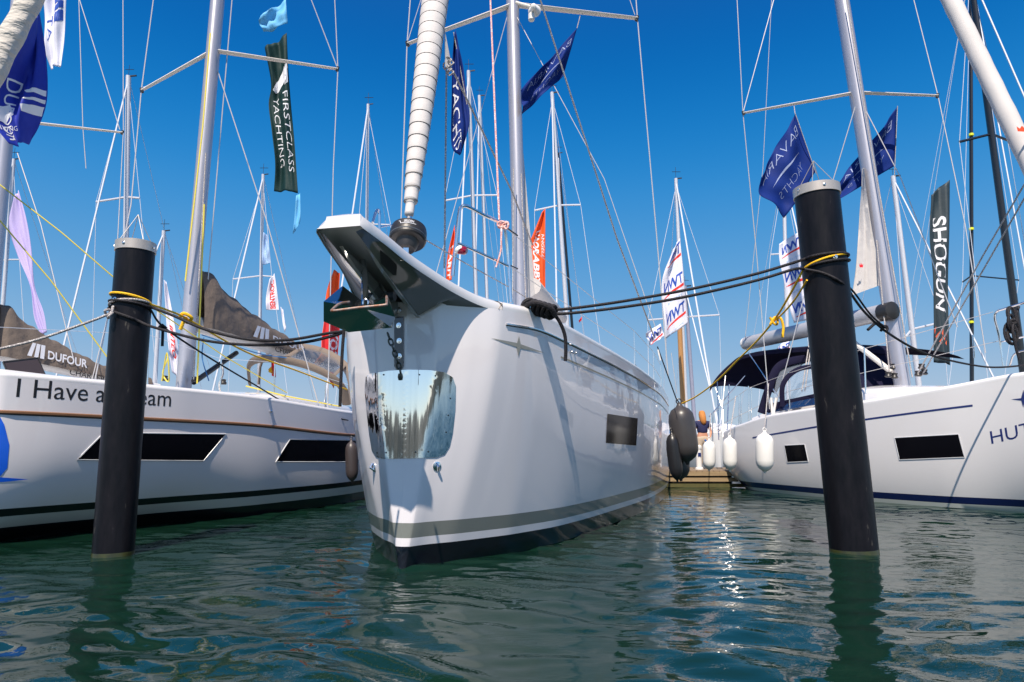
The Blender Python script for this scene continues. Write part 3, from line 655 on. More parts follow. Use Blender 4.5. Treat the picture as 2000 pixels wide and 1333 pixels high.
# ---- left yacht
ML = (-5.8, 12.6); AL = 8.
B_l = (ML[0] - 4.75 * math.sin(R(AL)), ML[1] - 4.75 * math.cos(R(AL)))
sh_ = lambda T: [(u + 4.75, v) for u, v in T]
D = Boat('sailing_yacht', 'white sloop at left with black lettering on its bow band and brown boom cover', B_l, AL,
    wl=sh_([(-4.75, 0), (-4.5, .06), (-4.0, .13), (-3.05, .52), (-2.44, .76), (-.92, 1.74), (1.56, 2.4), (4, 2.5), (7.5, 2.4)]),
    sh=sh_([(-4.75, 0), (-4.7, .25), (-4.55, .48), (-4., .8), (-3.05, 1.2), (-2.45, 1.45), (-.9, 1.97), (1.5, 2.45), (4, 2.6), (7.5, 2.5)]),
    zs=sh_([(-4.75, 1.94), (-3, 1.9), (-1.4, 1.86), (1.3, 1.72), (7.5, 1.62)]), L=10.0, p=(4.5, 4.5))
D.hull(hull_mat('pale_hull_black_boot', [(-1, (.008, .008, .01)), (.17, (.55, .56, .54)), (.3, (.006, .006, .01)), (.4, GEL)]))
D.cap(M_white, 0.0, th=.08, inset=.12)
D.strake(.05, 9.95, 1, -.40, .022, mat('teak_strip', (.24, .12, .055), .5, noise=(20, .3, (.18, .08, .035)), stretch=(1, .1, 1)), 'rub_strake', 90, off=.01)
D.strake(.05, 9.95, 1, -.425, .008, M_black, 'strake_dark_line', 90, off=.006)  # thin black line along the lower edge of the strake
def utext(b, body, xa, ya, xb, yb, hgt, sd, m, name, bold=0.):
    ua, za = uat(b, xa, ya); ub, zb_ = uat(b, xb, yb); return b.text(body, ua, ub, za, za + hgt, sd, m, name, bold, dz=zb_ - za)
M_let = mat('black_lettering', (.012, .012, .015), .35)
utext(D, 'I Have a Dream', 31, 776, 333, 795, .235, 1, M_let, 'bow_lettering', .0)
for P in ([(203, 846), (441, 849), (397, 901), (150, 899)], [(566, 859), (700, 861), (700, 903), (538, 903)]):
    window(D, P)
D.decal([(-40, 790), (-12, 792), (8, 830), (18, 870), (14, 915), (-2, 934), (-40, 936)], mat('bright_blue_print', (.005, .12, .75), .35, coat=.5), 'blue_emblem', cuts=4)
D.decal([(-40, 930), (-2, 933), (56, 937), (8, 942), (-40, 944)], MAT['bright_blue_print'], 'blue_emblem', cuts=3)
h_ = D.cast(528, 804)
if h_[0]: MB().lathe([(.03, 0), (.02, .03), (.003, .04)], h_[0], Vector((.8, -.6, 0)), 12).build('hull_stud', M_steel, D.root)
deckhouse(D, 3.6, 9.6, 1.5, .32, M_white)
# mast, spreaders
mbase = PX(360, 742, 12.6); m1 = PX(425, 0, 13.1)
small_mast(D, D.root, mbase, m1, .13, M_alu, 1.9)
cL = PX(416, 100, 13.0); tL = PX(276, 178, 12.6); tR = PX(660, 136, 13.9)
spreader_pair(D.root, cL, tL, tR, .075, M_spread)
lines(D, 'shroud', [[PX(305, -40, 12.7), tL, PX(256, 400, 12.3), PX(180, 770, 11.6)], [PX(652, -40, 14), tR, PX(651, 330, 13.6), PX(640, 800, 13.2)], [PX(600, -20, 13.7), tR], [PX(422, 130, 13), PX(520, 430, 13), PX(622, 790, 13)], [PX(455, -20, 13.2), PX(405, 560, 13)]], M_wire, .011)
lines(D, 'halyard', [[PX(411, 66, 12.7), PX(396, 250, 12.5), PX(362, 550, 12.4)], [PX(399, 400, 12.4), PX(385, 750, 12.4)]], M_line_y, .014)
lines(D, 'halyard', [[PX(402, 300, 12.6), PX(378, 742, 12.4)]], M_rope_white, .013)
lines(D, 'guard_line', [[PX(-140, 250, 8.6), PX(0, 362, 9.), PX(120, 455, 9.2), PX(226, 546, 9.6), PX(300, 603, 10.), PX(440, 698, 11.4), PX(560, 768, 12.9)], [PX(-140, 270, 8.6), PX(0, 432, 9.), PX(100, 550, 9.3), PX(212, 702, 9.8), PX(245, 748, 10.)]], M_line_y, .009)
# forestay with furled sail, upper left
fs0, fs1 = PX(-60, 230, 8.3), PX(75, -30, 8.75)
fv = (fs1 - fs0).normalized(); fsl = MB(); prof = [(.12, -1.2)] + [(.145 + .008 * math.sin(i * 1.3), -1.1 + i * .12) for i in range(60)]
fsl.lathe(prof, fs0, fv, 24); fsl.build('furled_headsail', mat('wrinkled_sail_cover', (.6, .56, .5), .8, noise=(6, .4, (.5, .46, .41)), bump=(3.5, 1.), stretch=(1, 1, 2.4)), D.root, ang=70)
[n_ for n_ in MAT['wrinkled_sail_cover'].node_tree.nodes if n_.type == 'BUMP'][0].inputs['Distance'].default_value = .09
MB().tube([D.W(.1, 0, 2.0), fs0 - fv * 1.2, fs0 + fv * 9], .012, 6).build('forestay', M_wire, D.root)
# boom with taupe cover
def boom_cover(root, g, e, top, letters=True, scale=1.):
    """g = gooseneck end, e = outer end, top = height of the bundled sail at the mast"""
    ax = (e - g); L_ = ax.length; a = ax.normalized(); side = a.cross(Vector((0, 0, 1))).normalized(); upv = Vector((0, 0, 1))
    MB().tube([g, e + a * .25], .135, 16, flat=1.2).build('boom', mat('pale_boom', (.62, .61, .6), .35), root)
    mb_ = MB()
    def f(i, j):
        hgt = .3 + top * (max(0, 1 - i * 1.35)) ** 1.5 + .12 * math.exp(-((i - .06) / .05) ** 2); wd = .2 + .1 * (1 - i) + .012 * math.sin(i * 60 + j * 9)
        if i < .04: wd *= .55 + .45 * i / .04
        th = math.pi * (1.08 * j - .04); sag = .02 * math.sin(i * 38) + .012 * math.sin(i * 90 + j * 5)
        return g + ax * i + side * (wd * math.cos(th) * (1 - .25 * max(0, math.sin(th)))) + upv * (-.02 + max(-.05, math.sin(th)) * (hgt + sag))
    mb_.grid(f, 90, 18); cov = mb_.build('boom_cover', M_canvas, root, ang=80)
    def lettering(body, i0, i1, z0, z1, m, nm, par, bold=.0, sgn=1):
        vs, fs = text_mesh(body, bold); V = []
        for x, y in vs:
            i = i0 + (i1 - i0) * x; z = z0 + (z1 - z0) * y
            V.append(g + ax * i + side * (sgn * (.172 if z < -.01 else (.2 + .1 * (1 - i)) * 1.0 * (1 - .1 * z / .3)) + .022 * sgn) + upv * z)
        return MB().add(V, fs).build(nm, m, par, smooth=False)
    return cov, lettering
M_gre = mat('dark_grey_print', (.03, .03, .035), .5)
def leaf_emblem(P, m, root, nm):
    """P(x, y) maps the unit square; three slanted leaf bars"""
    mb_ = MB()
    for x0, x1, s_ in ((0, .27, -.35), (.33, .62, -.12), (.68, 1, 0.0)):
        V = [P(x0 + s_ * (1 - t) * .9, t) for t in (0, .33, .66, 1)] + [P(x1 + s_ * (1 - t) * .7, t) for t in (1, .66, .33, 0)]
        mb_.add(V, [list(range(8))])
    return mb_.build(nm, m, root, smooth=False)
g1, e1 = PX(384, 634, 12.9), PX(648, 716, 18.3)
cov1, let1 = boom_cover(D.root, g1, e1, .75)
side1 = (e1 - g1).cross(Vector((0, 0, 1))).normalized()
let1('DUFOUR', .40, .66, .06, .2, M_print, 'cover_lettering', cov1, .02)
let1('CHARTER-AND-SAIL.DE', .44, .96, -.12, .0, M_gre, 'boom_lettering', cov1, .01)
leaf_emblem(lambda x, y: g1 + (e1 - g1) * (.28 + .08 * x) + side1 * .30 + Vector((0, 0, .02 + .26 * y)), M_print, cov1, 'leaf_emblem')
MB().tube([PX(378, 748, 12.7), PX(462, 690, 14.2)], .05, 10).build('boom_vang', M_black, D.root)
# sprayhood: brown frame with clear panes
def sprayhood(root, P0, P1, hgt, fwd, mc, mp, bows=3, width=.09):
    """P0 near foot, P1 far foot; hoops lean forward (vector fwd)"""
    res = []
    for k_ in range(bows):
        t = k_ / (bows - 1)
        hoop = [];
        for j in range(17):
            th = math.pi * j / 16; c_ = P0.lerp(P1, .5 - .5 * math.cos(th)); hoop.append(c_ + fwd * t * (.4 + .6 * math.sin(th)) + Vector((0, 0, hgt * (math.sin(th) ** .55) * (1 - .35 * t))))
        res.append(hoop)
    sk = MB(); sk.grid(lambda i, j: res[int(round(j * (bows - 1)))][int(round(i * 16))], 16, bows - 1)
    pane = sk.build('clear_pane', mp, root, ang=80)
    for hoop in (res[0], res[-1]): MB().tube(hoop, width, 8, flat=.35).build('hood_frame', mc, root)
    MB().tube([res[0][8], res[-1][8]], width * .8, 8, flat=.35).build('hood_strap', mc, root)
    MB().tube([res[0][3], res[-1][3]], width * .6, 8, flat=.35).build('hood_strap', mc, root)
    return res
M_pane = mat('clear_vinyl', (.3, .35, .42), .06, trans=.0, alpha=.22, coat=.5)
sprayhood(D.root, PX(688, 790, 15.2), PX(505, 752, 18.), 1.15, PX(560, 760, 14.4) - PX(600, 760, 16.2), mat('brown_hood_canvas', (.19, .15, .12), .8), M_pane)
for x, yt, yb, Y in ((537, 706, 780, 13.0), (290, 650, 752, 11.), (636, 745, 812, 13.6), (432, 700, 758, 12.2)):
    MB().tube([PX(x, yt, Y), PX(x - 2, yb, Y)], .014, 8).build('stanchion', M_steel, D.root)
lines(D, 'lifeline', [[PX(0, 640, 8.6), PX(290, 655, 11), PX(432, 702, 12.2), PX(537, 708, 13), PX(680, 752, 14)]], M_wire_far, .004)
lines(D, 'jib_sheet', [[PX(480, 755, 12.6), PX(560, 775, 12.9), PX(665, 795, 13.5)]], M_line_y, .012)
lines(D, 'coiled_line', [cr([PX(430, 700, 12.3), PX(436, 730, 12.3), PX(428, 755, 12.2), PX(440, 790, 12.1)], 5)], M_rope_white, .014)
lines(D, 'coiled_line', [cr([PX(328, 700, 12.3), PX(318, 730, 12.3), PX(330, 745, 12.2), PX(326, 690, 12.1), PX(316, 745, 12.3)], 5)], M_line_y, .012)
lines(D, 'blue_line', [cr([PX(398, 660, 12.9), PX(395, 700, 12.9), PX(408, 745, 12.9)], 5), cr([PX(394, 655, 12.9), PX(500, 690, 14), PX(560, 700, 14.5)], 5)], mat('blue_rope', (.03, .16, .4), .7), .010)
for x, y in ((380, 747), (436, 752), (235 + 2, 747), (322, 745)):
    MB().lathe([(.05, 0), (.06, .03), (.04, .06), (.05, .09), (.02, .1)], PX(x, y, 12.5), (0, 0, 1), 14).build('deck_winch', M_black, D.root)
# mooring cleat plates amidships
MB().box(PX(641, 808, 13.3), (.05, .05, .25)).build('chainplate', M_steel, D.root)

# ---- the yacht beyond it on the far left
E_ = Boat('sailing_yacht', 'leftmost sloop, mostly out of frame, open hatch and brown cover behind the lettered bow', (-12.6, 10.6), 8,
    wl=[(0, 0), (.5, .3), (2, 1.1), (4, 1.8), (6.5, 2.2), (12, 2.1)], sh=[(0, 0), (.1, .35), (.5, .8), (2, 1.5), (4, 2.0), (6.5, 2.4), (12, 2.3)], zs=[(0, 1.95), (3, 1.9), (6, 1.75), (12, 1.65)], L=7.6)
E_.hull(hull_mat('plain_white_hull', [(-1, (.01, .01, .02)), (.15, GEL), (.25, (.02, .03, .12)), (.34, GEL)]), 60); E_.cap(M_white, 0, th=.08, inset=.12)
deckhouse(E_, 2.6, 7.3, 1.5, .36, M_white)
eb = PX(-30, 745, 15.6); et = PX(12, 270, 15.8)
small_mast(E_, E_.root, eb, et, .14, M_alu, 3.6)
ec = eb + (et - eb) * 1.13
spreader_pair(E_.root, PX(20, 236, 15.8), PX(-190, 330, 15.2), PX(240, 260, 16.6), .075, M_spread)
lines(E_, 'shroud', [[PX(240, -60, 16.8), PX(241, 258, 16.6), PX(225, 560, 16.2), PX(180, 742, 15.5)], [PX(152, -10, 16.4), PX(196, 130, 16.5), PX(234, 254, 16.6)], [PX(34, 300, 15.8), PX(80, 440, 15.8), PX(143, 700, 15.6)], [PX(154, 0, 17), PX(162, 250, 17), PX(168, 330, 17)]], M_wire, .011)
g2, e2 = PX(-10, 690, 15.9), PX(292, 758, 19.)
cov2, let2 = boom_cover(E_.root, g2, e2, .85)
side2 = (e2 - g2).cross(Vector((0, 0, 1))).normalized()
let2('DUFOUR', .27, .52, .1, .31, M_print, 'cover_lettering', cov2, .02)
let2('CHARTER-AND-SAIL.DE', .42, .98, -.15, .0, M_gre, 'boom_lettering', cov2, .01)
leaf_emblem(lambda x, y: g2 + (e2 - g2) * (.17 + .075 * x) + side2 * .32 + Vector((0, 0, .06 + .33 * y)), M_print, cov2, 'leaf_emblem')
hb = MB(); hp = [PX(6, 708, 14.2), PX(74, 700, 14.6), PX(90, 738, 14.6), PX(20, 742, 14.2)]
hb.prism(hp, (0, .03, .0)); hb.build('open_hatch', mat('smoked_acrylic', (.05, .035, .03), .1, coat=.6), E_.root, smooth=False)
MB().tube(hp + [hp[0]], .018, 6, caps=False).build('hatch_frame', M_black, E_.root)

# ---- right yacht
MR = (8.55, 15.); AR = -16.
B_r = (MR[0] - 4.75 * math.sin(R(AR)), MR[1] - 4.75 * math.cos(R(AR)))
G = Boat('sailing_yacht', 'white sloop at right with navy stripe, black hull windows and navy bimini', B_r, AR,
    wl=sh_([(-4.75, 0), (-4.3, .08), (-3.6, .28), (-2.94, .6), (-2., 1.2), (-.66, 1.66), (.29, 1.88), (2.6, 1.98), (3.3, 1.75), (3.8, 1.45), (7, 1.3)]),
    sh=sh_([(-4.75, 0), (-4.7, .18), (-4.4, .42), (-3.6, .75), (-2.9, 1.02), (-2, 1.42), (-.7, 1.83), (.3, 2.03), (3, 2.2), (3.8, 2.1), (7, 2.0)]),
    zs=sh_([(-4.75, 2.36), (-3.3, 2.27), (-2.2, 2.1), (-.7, 1.91), (1.6, 1.74), (2.9, 1.52), (4.1, 1.32), (7, 1.25)]), L=8.45, p=(3.5, 3.8))
G.hull(hull_mat('warm_white_hull_navy_boot', [(-1, (.5, .52, .48)), (.07, (.006, .012, .07)), (.2, (.69, .67, .67))]))
G.cap(M_white, 0, th=.09, inset=.12)
deckhouse(G, 2.7, 8.2, 1.45, .42, M_white)
M_nav = mat('navy_hull_print', (.008, .02, .13), .3, coat=.5)
def ustripe(b, x0, y0, x1, y1, hgt, m, nm):
    ua, za = uat(b, x0, y0); ub, zb_ = uat(b, x1, y1)
    return b.band(ua, ub, -1, lambda u: za + (zb_ - za) * (u - ua) / (ub - ua) - hgt / 2, hgt, m, nm)
ustripe(G, 1900, 793, 1470, 856, .035, M_nav, 'navy_stripe')
utext(G, 'HUTA', 1937, 868, 2046, 843, .23, -1, M_nav, 'bow_lettering', .0)
window(G, [(1747, 856), (1872, 849), (1884, 894), (1757, 899)]); window(G, [(1532, 871), (1572, 869), (1579, 902), (1538, 904)]); window(G, [(1404, 884), (1418, 884), (1424, 912), (1410, 912)])
G.decal([(1975, 781), (2000, 778), (2040, 775), (2040, 779), (2000, 784)], M_nav, 'bow_emblem'); G.decal([(1999, 762), (2003, 780), (1999, 797), (1994, 780)], M_nav, 'bow_emblem', off=.006)
# coachroof windows
for P in ([PX(1675, 783, 14.6), PX(1758, 769, 14.3), PX(1758, 757, 14.35), PX(1680, 763, 14.7)], [PX(1500, 808, 16.6), PX(1600, 790, 15.2), PX(1600, 776, 15.3), PX(1506, 795, 16.7)]):
    MB().prism(P, (.03, .02, 0)).build('cabin_window', mat('blue_tinted_glass', (.01, .03, .09), .05, coat=1), G.root, smooth=False)
gb = PX(1760, 738, 14.9); gt = PX(1641, -20, 15.6)
small_mast(G, G.root, gb, gt, .155, M_alu, 1.9)
gc = PX(1672, 182, 15.4); gL = PX(1451, 222, 15.9); gR = PX(1832, 188, 15.0)
spreader_pair(G.root, gc, gL, gR, .075, M_spread)
lines(G, 'shroud', [[PX(1438, -30, 16), gL, PX(1478, 500, 16.4), PX(1503, 800, 16.2)], [PX(1777, -30, 15.1), gR, PX(1885, 440, 14.6), PX(1925, 690, 14.4)], [PX(1517, -20, 15.9), gL], [PX(1670, 210, 15.2), PX(1628, 350, 15.5), PX(1540, 700, 16), PX(1512, 805, 16.2)], [PX(1690, 215, 15.2), PX(1760, 350, 14.8), PX(1870, 640, 14.4)]], M_wire, .011)
lines(G, 'halyard', [[PX(1654, 0, 15.2), PX(1700, 280, 15), PX(1782, 738, 14.5)], [PX(1712, 470, 15), PX(1738, 735, 14.6)], [PX(2010, 345, 11.3), PX(1920, 500, 12.6), PX(1790, 735, 14.2)], [PX(2010, 372, 11.3), PX(1925, 520, 12.6), PX(1800, 735, 14.2)]], M_rope_white, .014)
lines(G, 'topping_lift', [[PX(1508, -20, 18), PX(1490, 330, 18.6), PX(1455, 665, 19.4)]], M_wire, .009)
r0_, r1_ = PX(2025, 345, 11.), PX(1852, -10, 12.2); rv = (r1_ - r0_).normalized()
fr_ = MB(); fr_.lathe([(.03, -1.2), (.12, -1.)] + [(.155 + .004 * math.sin(i * 1.9), -.8 + i * .2) for i in range(60)], r0_, rv, 26)
frs = fr_.build('furled_headsail', mat('smooth_sail_cover', (.6, .57, .55), .7, noise=(2, .4, (.54, .51, .5)), bump=(3, .5), stretch=(1, 1, .6)), G.root, ang=70)
# red-orange crown print on the furled sail
cpn = PX(1984, 264, 11.05); MB().add([cpn + Vector((x, -.19, z)) for x, z in [(-.11, -.03), (-.12, .06), (-.07, .02), (-.03, .07), (.02, .02), (.07, .06), (.09, .01), (.06, -.04)]], [list(range(8))]).build('crown_print', mat('orange_print', (.8, .08, .02), .6), frs)
MB().tube([G.W(.1, 0, 2.4), r0_, r1_ + rv * 10], .012, 6).build('forestay', M_wire, G.root)
# boom and mainsail hanging at the mast
gg, ge = PX(1722, 612, 15.), PX(1458, 672, 19.6)
MB().tube([gg, ge], .17, 18, flat=1.15).build('boom', mat('grey_boom', (.5, .5, .52), .35, metal=.3), G.root)
MB().lathe([(.02, -.01), (.178, 0), (.178, .06), (.15, .07)], ge, (ge - gg), 18).build('boom_end_cap', MAT['white_plastic'], G.root)
MB().lathe([(.19, 0), (.2, .05), (.2, .3), (.1, .34)], gg, (gg - ge), 14).build('gooseneck', M_black, G.root)
def ribbon(Lp, Rp, YL, YR, amp=.03, nw=2.5, dirn=(.2, -1, 0), ns=14, ntt=30, ph=0.):
    """cloth surface between two edge polylines given in picture points and depths; returns f(s, t)"""
    Lw = cr([PX(x, y, YL) for x, y in Lp], 8); Rw = cr([PX(x, y, YR) for x, y in Rp], 8)
    dv = Vector(dirn).normalized()
    def samp(P, t): k_ = t * (len(P) - 1); i = min(int(k_), len(P) - 2); return P[i].lerp(P[i+1], k_ - i)
    def f(s, t):
        a, b = samp(Lw, t), samp(Rw, t); p = a.lerp(b, s)
        e = min(1, 4 * (1 - s) + .12)
        return p + dv * amp * e * (math.sin(nw * 6.28 * s + 3.1 * t + ph) + .6 * math.sin(9 * t + 4 * s + ph * 2) + .35 * math.sin(nw * 15 * s - 7 * t))
    return f
ms = ribbon([(1683, 330), (1676, 450), (1664, 578)], [(1688, 330), (1700, 430), (1724, 556)], 15.3, 15.05, .03)
mm = MB(); mm.grid(ms, 10, 30); hs_ = mm.build('hanging_mainsail', M_sailcov, G.root, ang=80)
cp2 = PX(1682, 519, 15.0); MB().add([cp2 + Vector((x, 0, z)) for x, z in [(-.035, -.05), (-.05, .04), (-.02, .0), (0, .06), (.02, .0), (.05, .04), (.035, -.05)]], [list(range(7))]).build('crown_print', mat('red_print', (.7, .01, .02), .6), hs_)
# bimini and sprayhood in navy canvas
M_bim = mat('navy_canvas', (.004, .004, .018), .85, noise=(5, .4, (.008, .007, .03)), bump=(8, .2), spec=.2)
bi = MB()
bl = [PX(1386, 757, 19.3), PX(1400, 735, 19.3), PX(1425, 710, 19.2), PX(1450, 693, 19.), PX(1500, 684, 18.2), PX(1600, 676, 16.8), PX(1680, 678, 16.2), PX(1742, 684, 15.9)]
br_ = [p + Vector((2.1, .62, -.12)) for p in bl]
blc, brc = cr(bl, 5), cr(br_, 5)
bi.grid(lambda i, j: blc[int(round(i * (len(blc) - 1)))].lerp(brc[int(round(i * (len(blc) - 1)))], j) + Vector((0, 0, .13 * math.sin(math.pi * j) ** .6 - .03)), len(blc) - 1, 12)
bi.grid(lambda i, j: blc[int(round(i * (len(blc) - 1)))] + Vector((0, 0, -.03 - .1 * j)), len(blc) - 1, 1)
bi.build('bimini_top', M_bim, G.root, ang=60)
for P in ([(1401, 742, 19.3), (1404, 860, 18.5)], [(1417, 735, 19.), (1406, 842, 18.5)], [(1424, 752, 18.9), (1420, 845, 18.2)], [(1455, 735, 19.), (1385, 815, 19.)], [(1462, 690, 18.4), (1540, 805, 17.)], [(1397, 758, 19.3), (1412, 800, 18.9), (1412, 855, 18.6)]):
    MB().tube([PX(*p) for p in P], .015, 8).build('bimini_pole', M_steel, G.root)
sh0 = PX(1497, 808, 16.6); hood = []
MB().tube(cr([PX(1487, 808, 16.7), PX(1500, 765, 16.7), PX(1517, 722, 16.8), PX(1545, 706, 17), PX(1600, 700, 17.4), PX(1640, 712, 17.8)], 6), .10, 10, flat=.35).build('sprayhood_frame', M_bim, G.root)
MB().tube(cr([PX(1528, 795, 15.9), PX(1530, 750, 15.9), PX(1560, 722, 16.1), PX(1610, 715, 16.5)], 6), .06, 10, flat=.35).build('sprayhood_frame', M_bim, G.root)
MB().prism([PX(1505, 800, 16.65), PX(1520, 725, 16.8), PX(1556, 712, 17.1), PX(1600, 706, 17.3), PX(1600, 775, 16.)], (.02, .02, 0)).build('sprayhood_pane', M_pane, G.root)
MB().prism([PX(1500, 790, 16.6), PX(1600, 768, 15.6), PX(1600, 778, 15.6), PX(1497, 806, 16.6)], (.05, .02, 0)).build('sprayhood_skirt', M_bim, G.root)
MB().prism([PX(1670, 690, 16.3), PX(1740, 686, 16.), PX(1752, 755, 15.4), PX(1675, 765, 15.6)], (.1, .05, 0)).build('sprayhood_side', M_bim, G.root)
MB().tube([PX(1662, 665, 16.), PX(1742, 728, 14.9)], .06, 10).build('boom_vang', M_spread, G.root)
for x, yt, yb, Y in ((1540, 728, 805, 16.), (1688, 680, 770, 14.), (1462, 755, 828, 17.2), (1467, 757, 822, 17.3), (1443, 771, 838, 17.5), (1447, 772, 836, 17.6), (1392, 806, 862, 18.6), (1900, 655, 700, 13.)):
    MB().tube([PX(x, yt, Y), PX(x + (3 if x > 1500 else 0), yb, Y)], .016, 8).build('stanchion', M_steel, G.root)
lines(G, 'lifeline', [[PX(1940, 610, 12.4), PX(1688, 682, 14), PX(1540, 730, 16.), PX(1464, 758, 17.2), PX(1392, 808, 18.6)], [PX(1950, 667, 12.4), PX(1690, 728, 14.), PX(1541, 765, 16.), PX(1392, 838, 18.6)]], M_wire, .006)
gp = MB(); gp.tube(cr([PX(1960, 715, 12.4), PX(1952, 660, 12.4), PX(1943, 622, 12.3), PX(1948, 609, 12.2), PX(1962, 604, 12.), PX(2040, 580, 11.2)], 6), .02, 10); gp.build('pulpit', M_steel, G.root)
MB().tube([PX(1957, 668, 12.4), PX(2040, 650, 11.3)], .016, 8).build('pulpit_rail', M_steel, G.root)
MB().tube(cr([PX(1972, 715, 12.2), PX(1985, 690, 12), PX(2040, 680, 11.5)], 5), .016, 8).build('pulpit_rail', M_steel, G.root)
ck = MB(); 
for i in range(7):
    c_ = PX(1972 + 3 * math.sin(i * 2.), 618 + i * 7, 11.7); rr = .09 + .03 * math.sin(i * 1.7)
    ck.tube([c_ + Vector((rr * .8 * math.cos(t), -.05 + .03 * math.sin(t + i), rr * 1.7 * math.sin(t))) for t in [6.28 * k_ / 16 for k_ in range(17)]], .022, 7)
ck.tube(cr([PX(1990, 600, 11.8), PX(1978, 640, 11.6), PX(1984, 680, 11.6), PX(1992, 705, 11.6)], 5), .022, 7)
ck.build('coiled_rope', M_rope_black, G.root)
for x, y, Y in ((1735, 738, 14.6), (1747, 740, 14.6), (1793, 736, 14.2), (1805, 733, 14.2), (1745, 722, 14.9), (1800, 722, 14.6)):
    MB().lathe([(.05, 0), (.075, .02), (.05, .07), (.065, .11), (.02, .12)], PX(x, y, Y), (.1, 0, 1), 14).build('mast_foot_block', M_black, G.root)
lines(G, 'shroud_turnbuckle', [[PX(1506, 778, 16.25), PX(1509, 815, 16.2)], [PX(1516, 778, 16.1), PX(1510, 812, 16.1)]], MAT['white_plastic'], .03, 8)
lines(G, 'mainsheet', [[PX(1586, 660, 17.2), PX(1572, 765, 16.6)], [PX(1582, 662, 17.2), PX(1566, 765, 16.6)]], M_rope_white, .015)
# ================================================================== mooring piles
M_collar = mat('brushed_collar', (.62, .55, .48), .4, metal=.5, noise=(12, .3, (.48, .42, .37)), stretch=(1, 1, .2))
M_algae = mat('algae_wet_band', (.012, .014, .008), .3, noise=(9, .25, (.05, .055, .01)))
def pile(label, wx, wy, tx, ty, wid, ring_y, bolt):
    base = PZ(wx, wy); top = PX(tx, ty, base.y + .03); r = wid / 2 / F * (base.y + .05)
    root = new_root('mooring_pile', label, 'mooring pile', base)
    ax = (top - base); L_ = ax.length; a = ax.normalized(); rnd = random.Random(wx)
    lo = -1.6 / a.z
    mb_ = MB(); mb_.lathe([(r, .035)] + [(r * (1 + rnd.uniform(-.003, .003)), .035 + (L_ - .1) * (i + 1) / 16) for i in range(16)], base, a, 48); mb_.build('pile_sleeve', M_pile, root, ang=50)
    MB().lathe([(r * 1.01, lo), (r * 1.01, .025), (r * .99, .04)], base, a, 48).build('waterline_band', M_algae, root, ang=50)
    cl_ = MB(); cl_.lathe([(r * 1.0, L_ - .11), (r * 1.05, L_ - .11), (r * 1.05, L_), (r * .98, L_ + .004), (.01, L_ + .004)], base, a, 48); c_o = cl_.build('collar', M_collar, root, ang=30)
    for th in (-1.25, -.1, 1.5):
        d = Vector((math.sin(th), -math.cos(th), 0)); MB().lathe([(.017, 0), (.017, .006), (.006, .012)], base + a * (L_ - .055) + d * r * 1.05, d, 8).build('collar_bolt', M_steel, c_o)
    ap = base + a * (L_ + .34)
    for th in (-2.3, -.6, .9, 2.4): MB().tube([base + a * L_ + Vector((math.sin(th), -math.cos(th), 0)) * r * .9, ap], .0042, 5).build('bird_wire', mat('dull_wire', (.35, .33, .32), .5, metal=.3), root)
    d = Vector((math.sin(bolt[0]), -math.cos(bolt[0]), 0)); MB().lathe([(.03, 0), (.03, .01), (.018, .012), (.016, .028), (.004, .03)], base + a * bolt[1] + d * r, d, 10).build('rope_stop_bolt', M_steel, root)
    return root, base, a, r
P1 = pile('black mooring pile at left, standing before the lettered hull', 221, 1084, 266, 476, 71, 580, (-.4, 2.74))
P2 = pile('taller black mooring pile at right with yellow rope loop', 1668, 1078, 1594, 368, 85, 500, (0.05, 3.27))
def onpile(P, x, y, dr_=0.):
    """point on the pile's surface seen at picture point x, y"""
    _, b, a, r = P; Y = b.y - r; 
    for _ in range(12):
        p = PX(x, y, Y); t = (p - b).dot(a); c = b + a * t; dx = min(abs(p.x - c.x), (r + dr_) * .999); Y = c.y - math.sqrt((r + dr_) ** 2 - dx * dx)
    return PX(x, y, Y)
def wrap(P, tl, tr, rr, th0=-1.7, th1=1.7, n=26, bulge=0):
    """loop round the pile; height tl at th0, tr at th1 (angles from the camera side)"""
    _, b, a, r = P; out = []
    for i in range(n + 1):
        th = th0 + (th1 - th0) * i / n; t = tl + (tr - tl) * i / n + bulge * math.sin(math.pi * i / n)
        out.append(b + a * t + Vector((math.sin(th), -math.cos(th), 0)) * (r + rr))
    return out
def rope(name, label, P, r, m, group=None, extra=(), ends=True, n=8):
    mb_ = MB(); mb_.tube(P, r, n); o = mb_.build(name, m, origin=P[0]); tag(o, label, 'rope', group)
    for nm, Q, rr in extra:
        c = MB(); c.tube(Q, rr, n); INV[o] = Matrix.Translation(-Vector(P[0])); c.build(nm, m, o)
    return o
b1, a1 = P1[1], P1[2]; b2, a2 = P2[1], P2[2]
h1 = lambda y: ((PX(221 + (1084 - y) * .0735, y, b1.y) - b1).dot(a1))
h2 = lambda y: ((PX(1668 - (1078 - y) * .1035, y, b2.y) - b2).dot(a2))
# left pile
rope('mooring_rope', 'yellow rope looped round the left pile and led aft across the lettered hull', wrap(P1, h1(583), h1(590), .016, -2.6, 1.35, bulge=.05) + cr([onpile(P1, 296, 596), PX(330, 608, 8.0), PX(368, 625, 8.6), PX(480, 688, 10.2), PX(580, 725, 11.6), PX(678, 762, 13.2)], 8), .013, M_rope_yellow, 'mooring ropes')
rope('mooring_rope', 'white twisted rope from the left pile going out of frame at left', wrap(P1, h1(603), h1(592), .016, -1.5, 1.5, bulge=.03)[::-1] + cr([PX(221, 600, 7.35), PX(212, 614, 7.3), PX(150, 638, 7.2), PX(60, 668, 7.1), PX(-60, 695, 7.)], 8), .014, M_rope_white, 'mooring ropes',
     extra=[('knot', [PX(212, 614, 7.3) + Vector((.03 * math.cos(t) , .03 * math.sin(2 * t), .045 * math.sin(t))) for t in [6.28 * i / 18 for i in range(30)]], .014)])
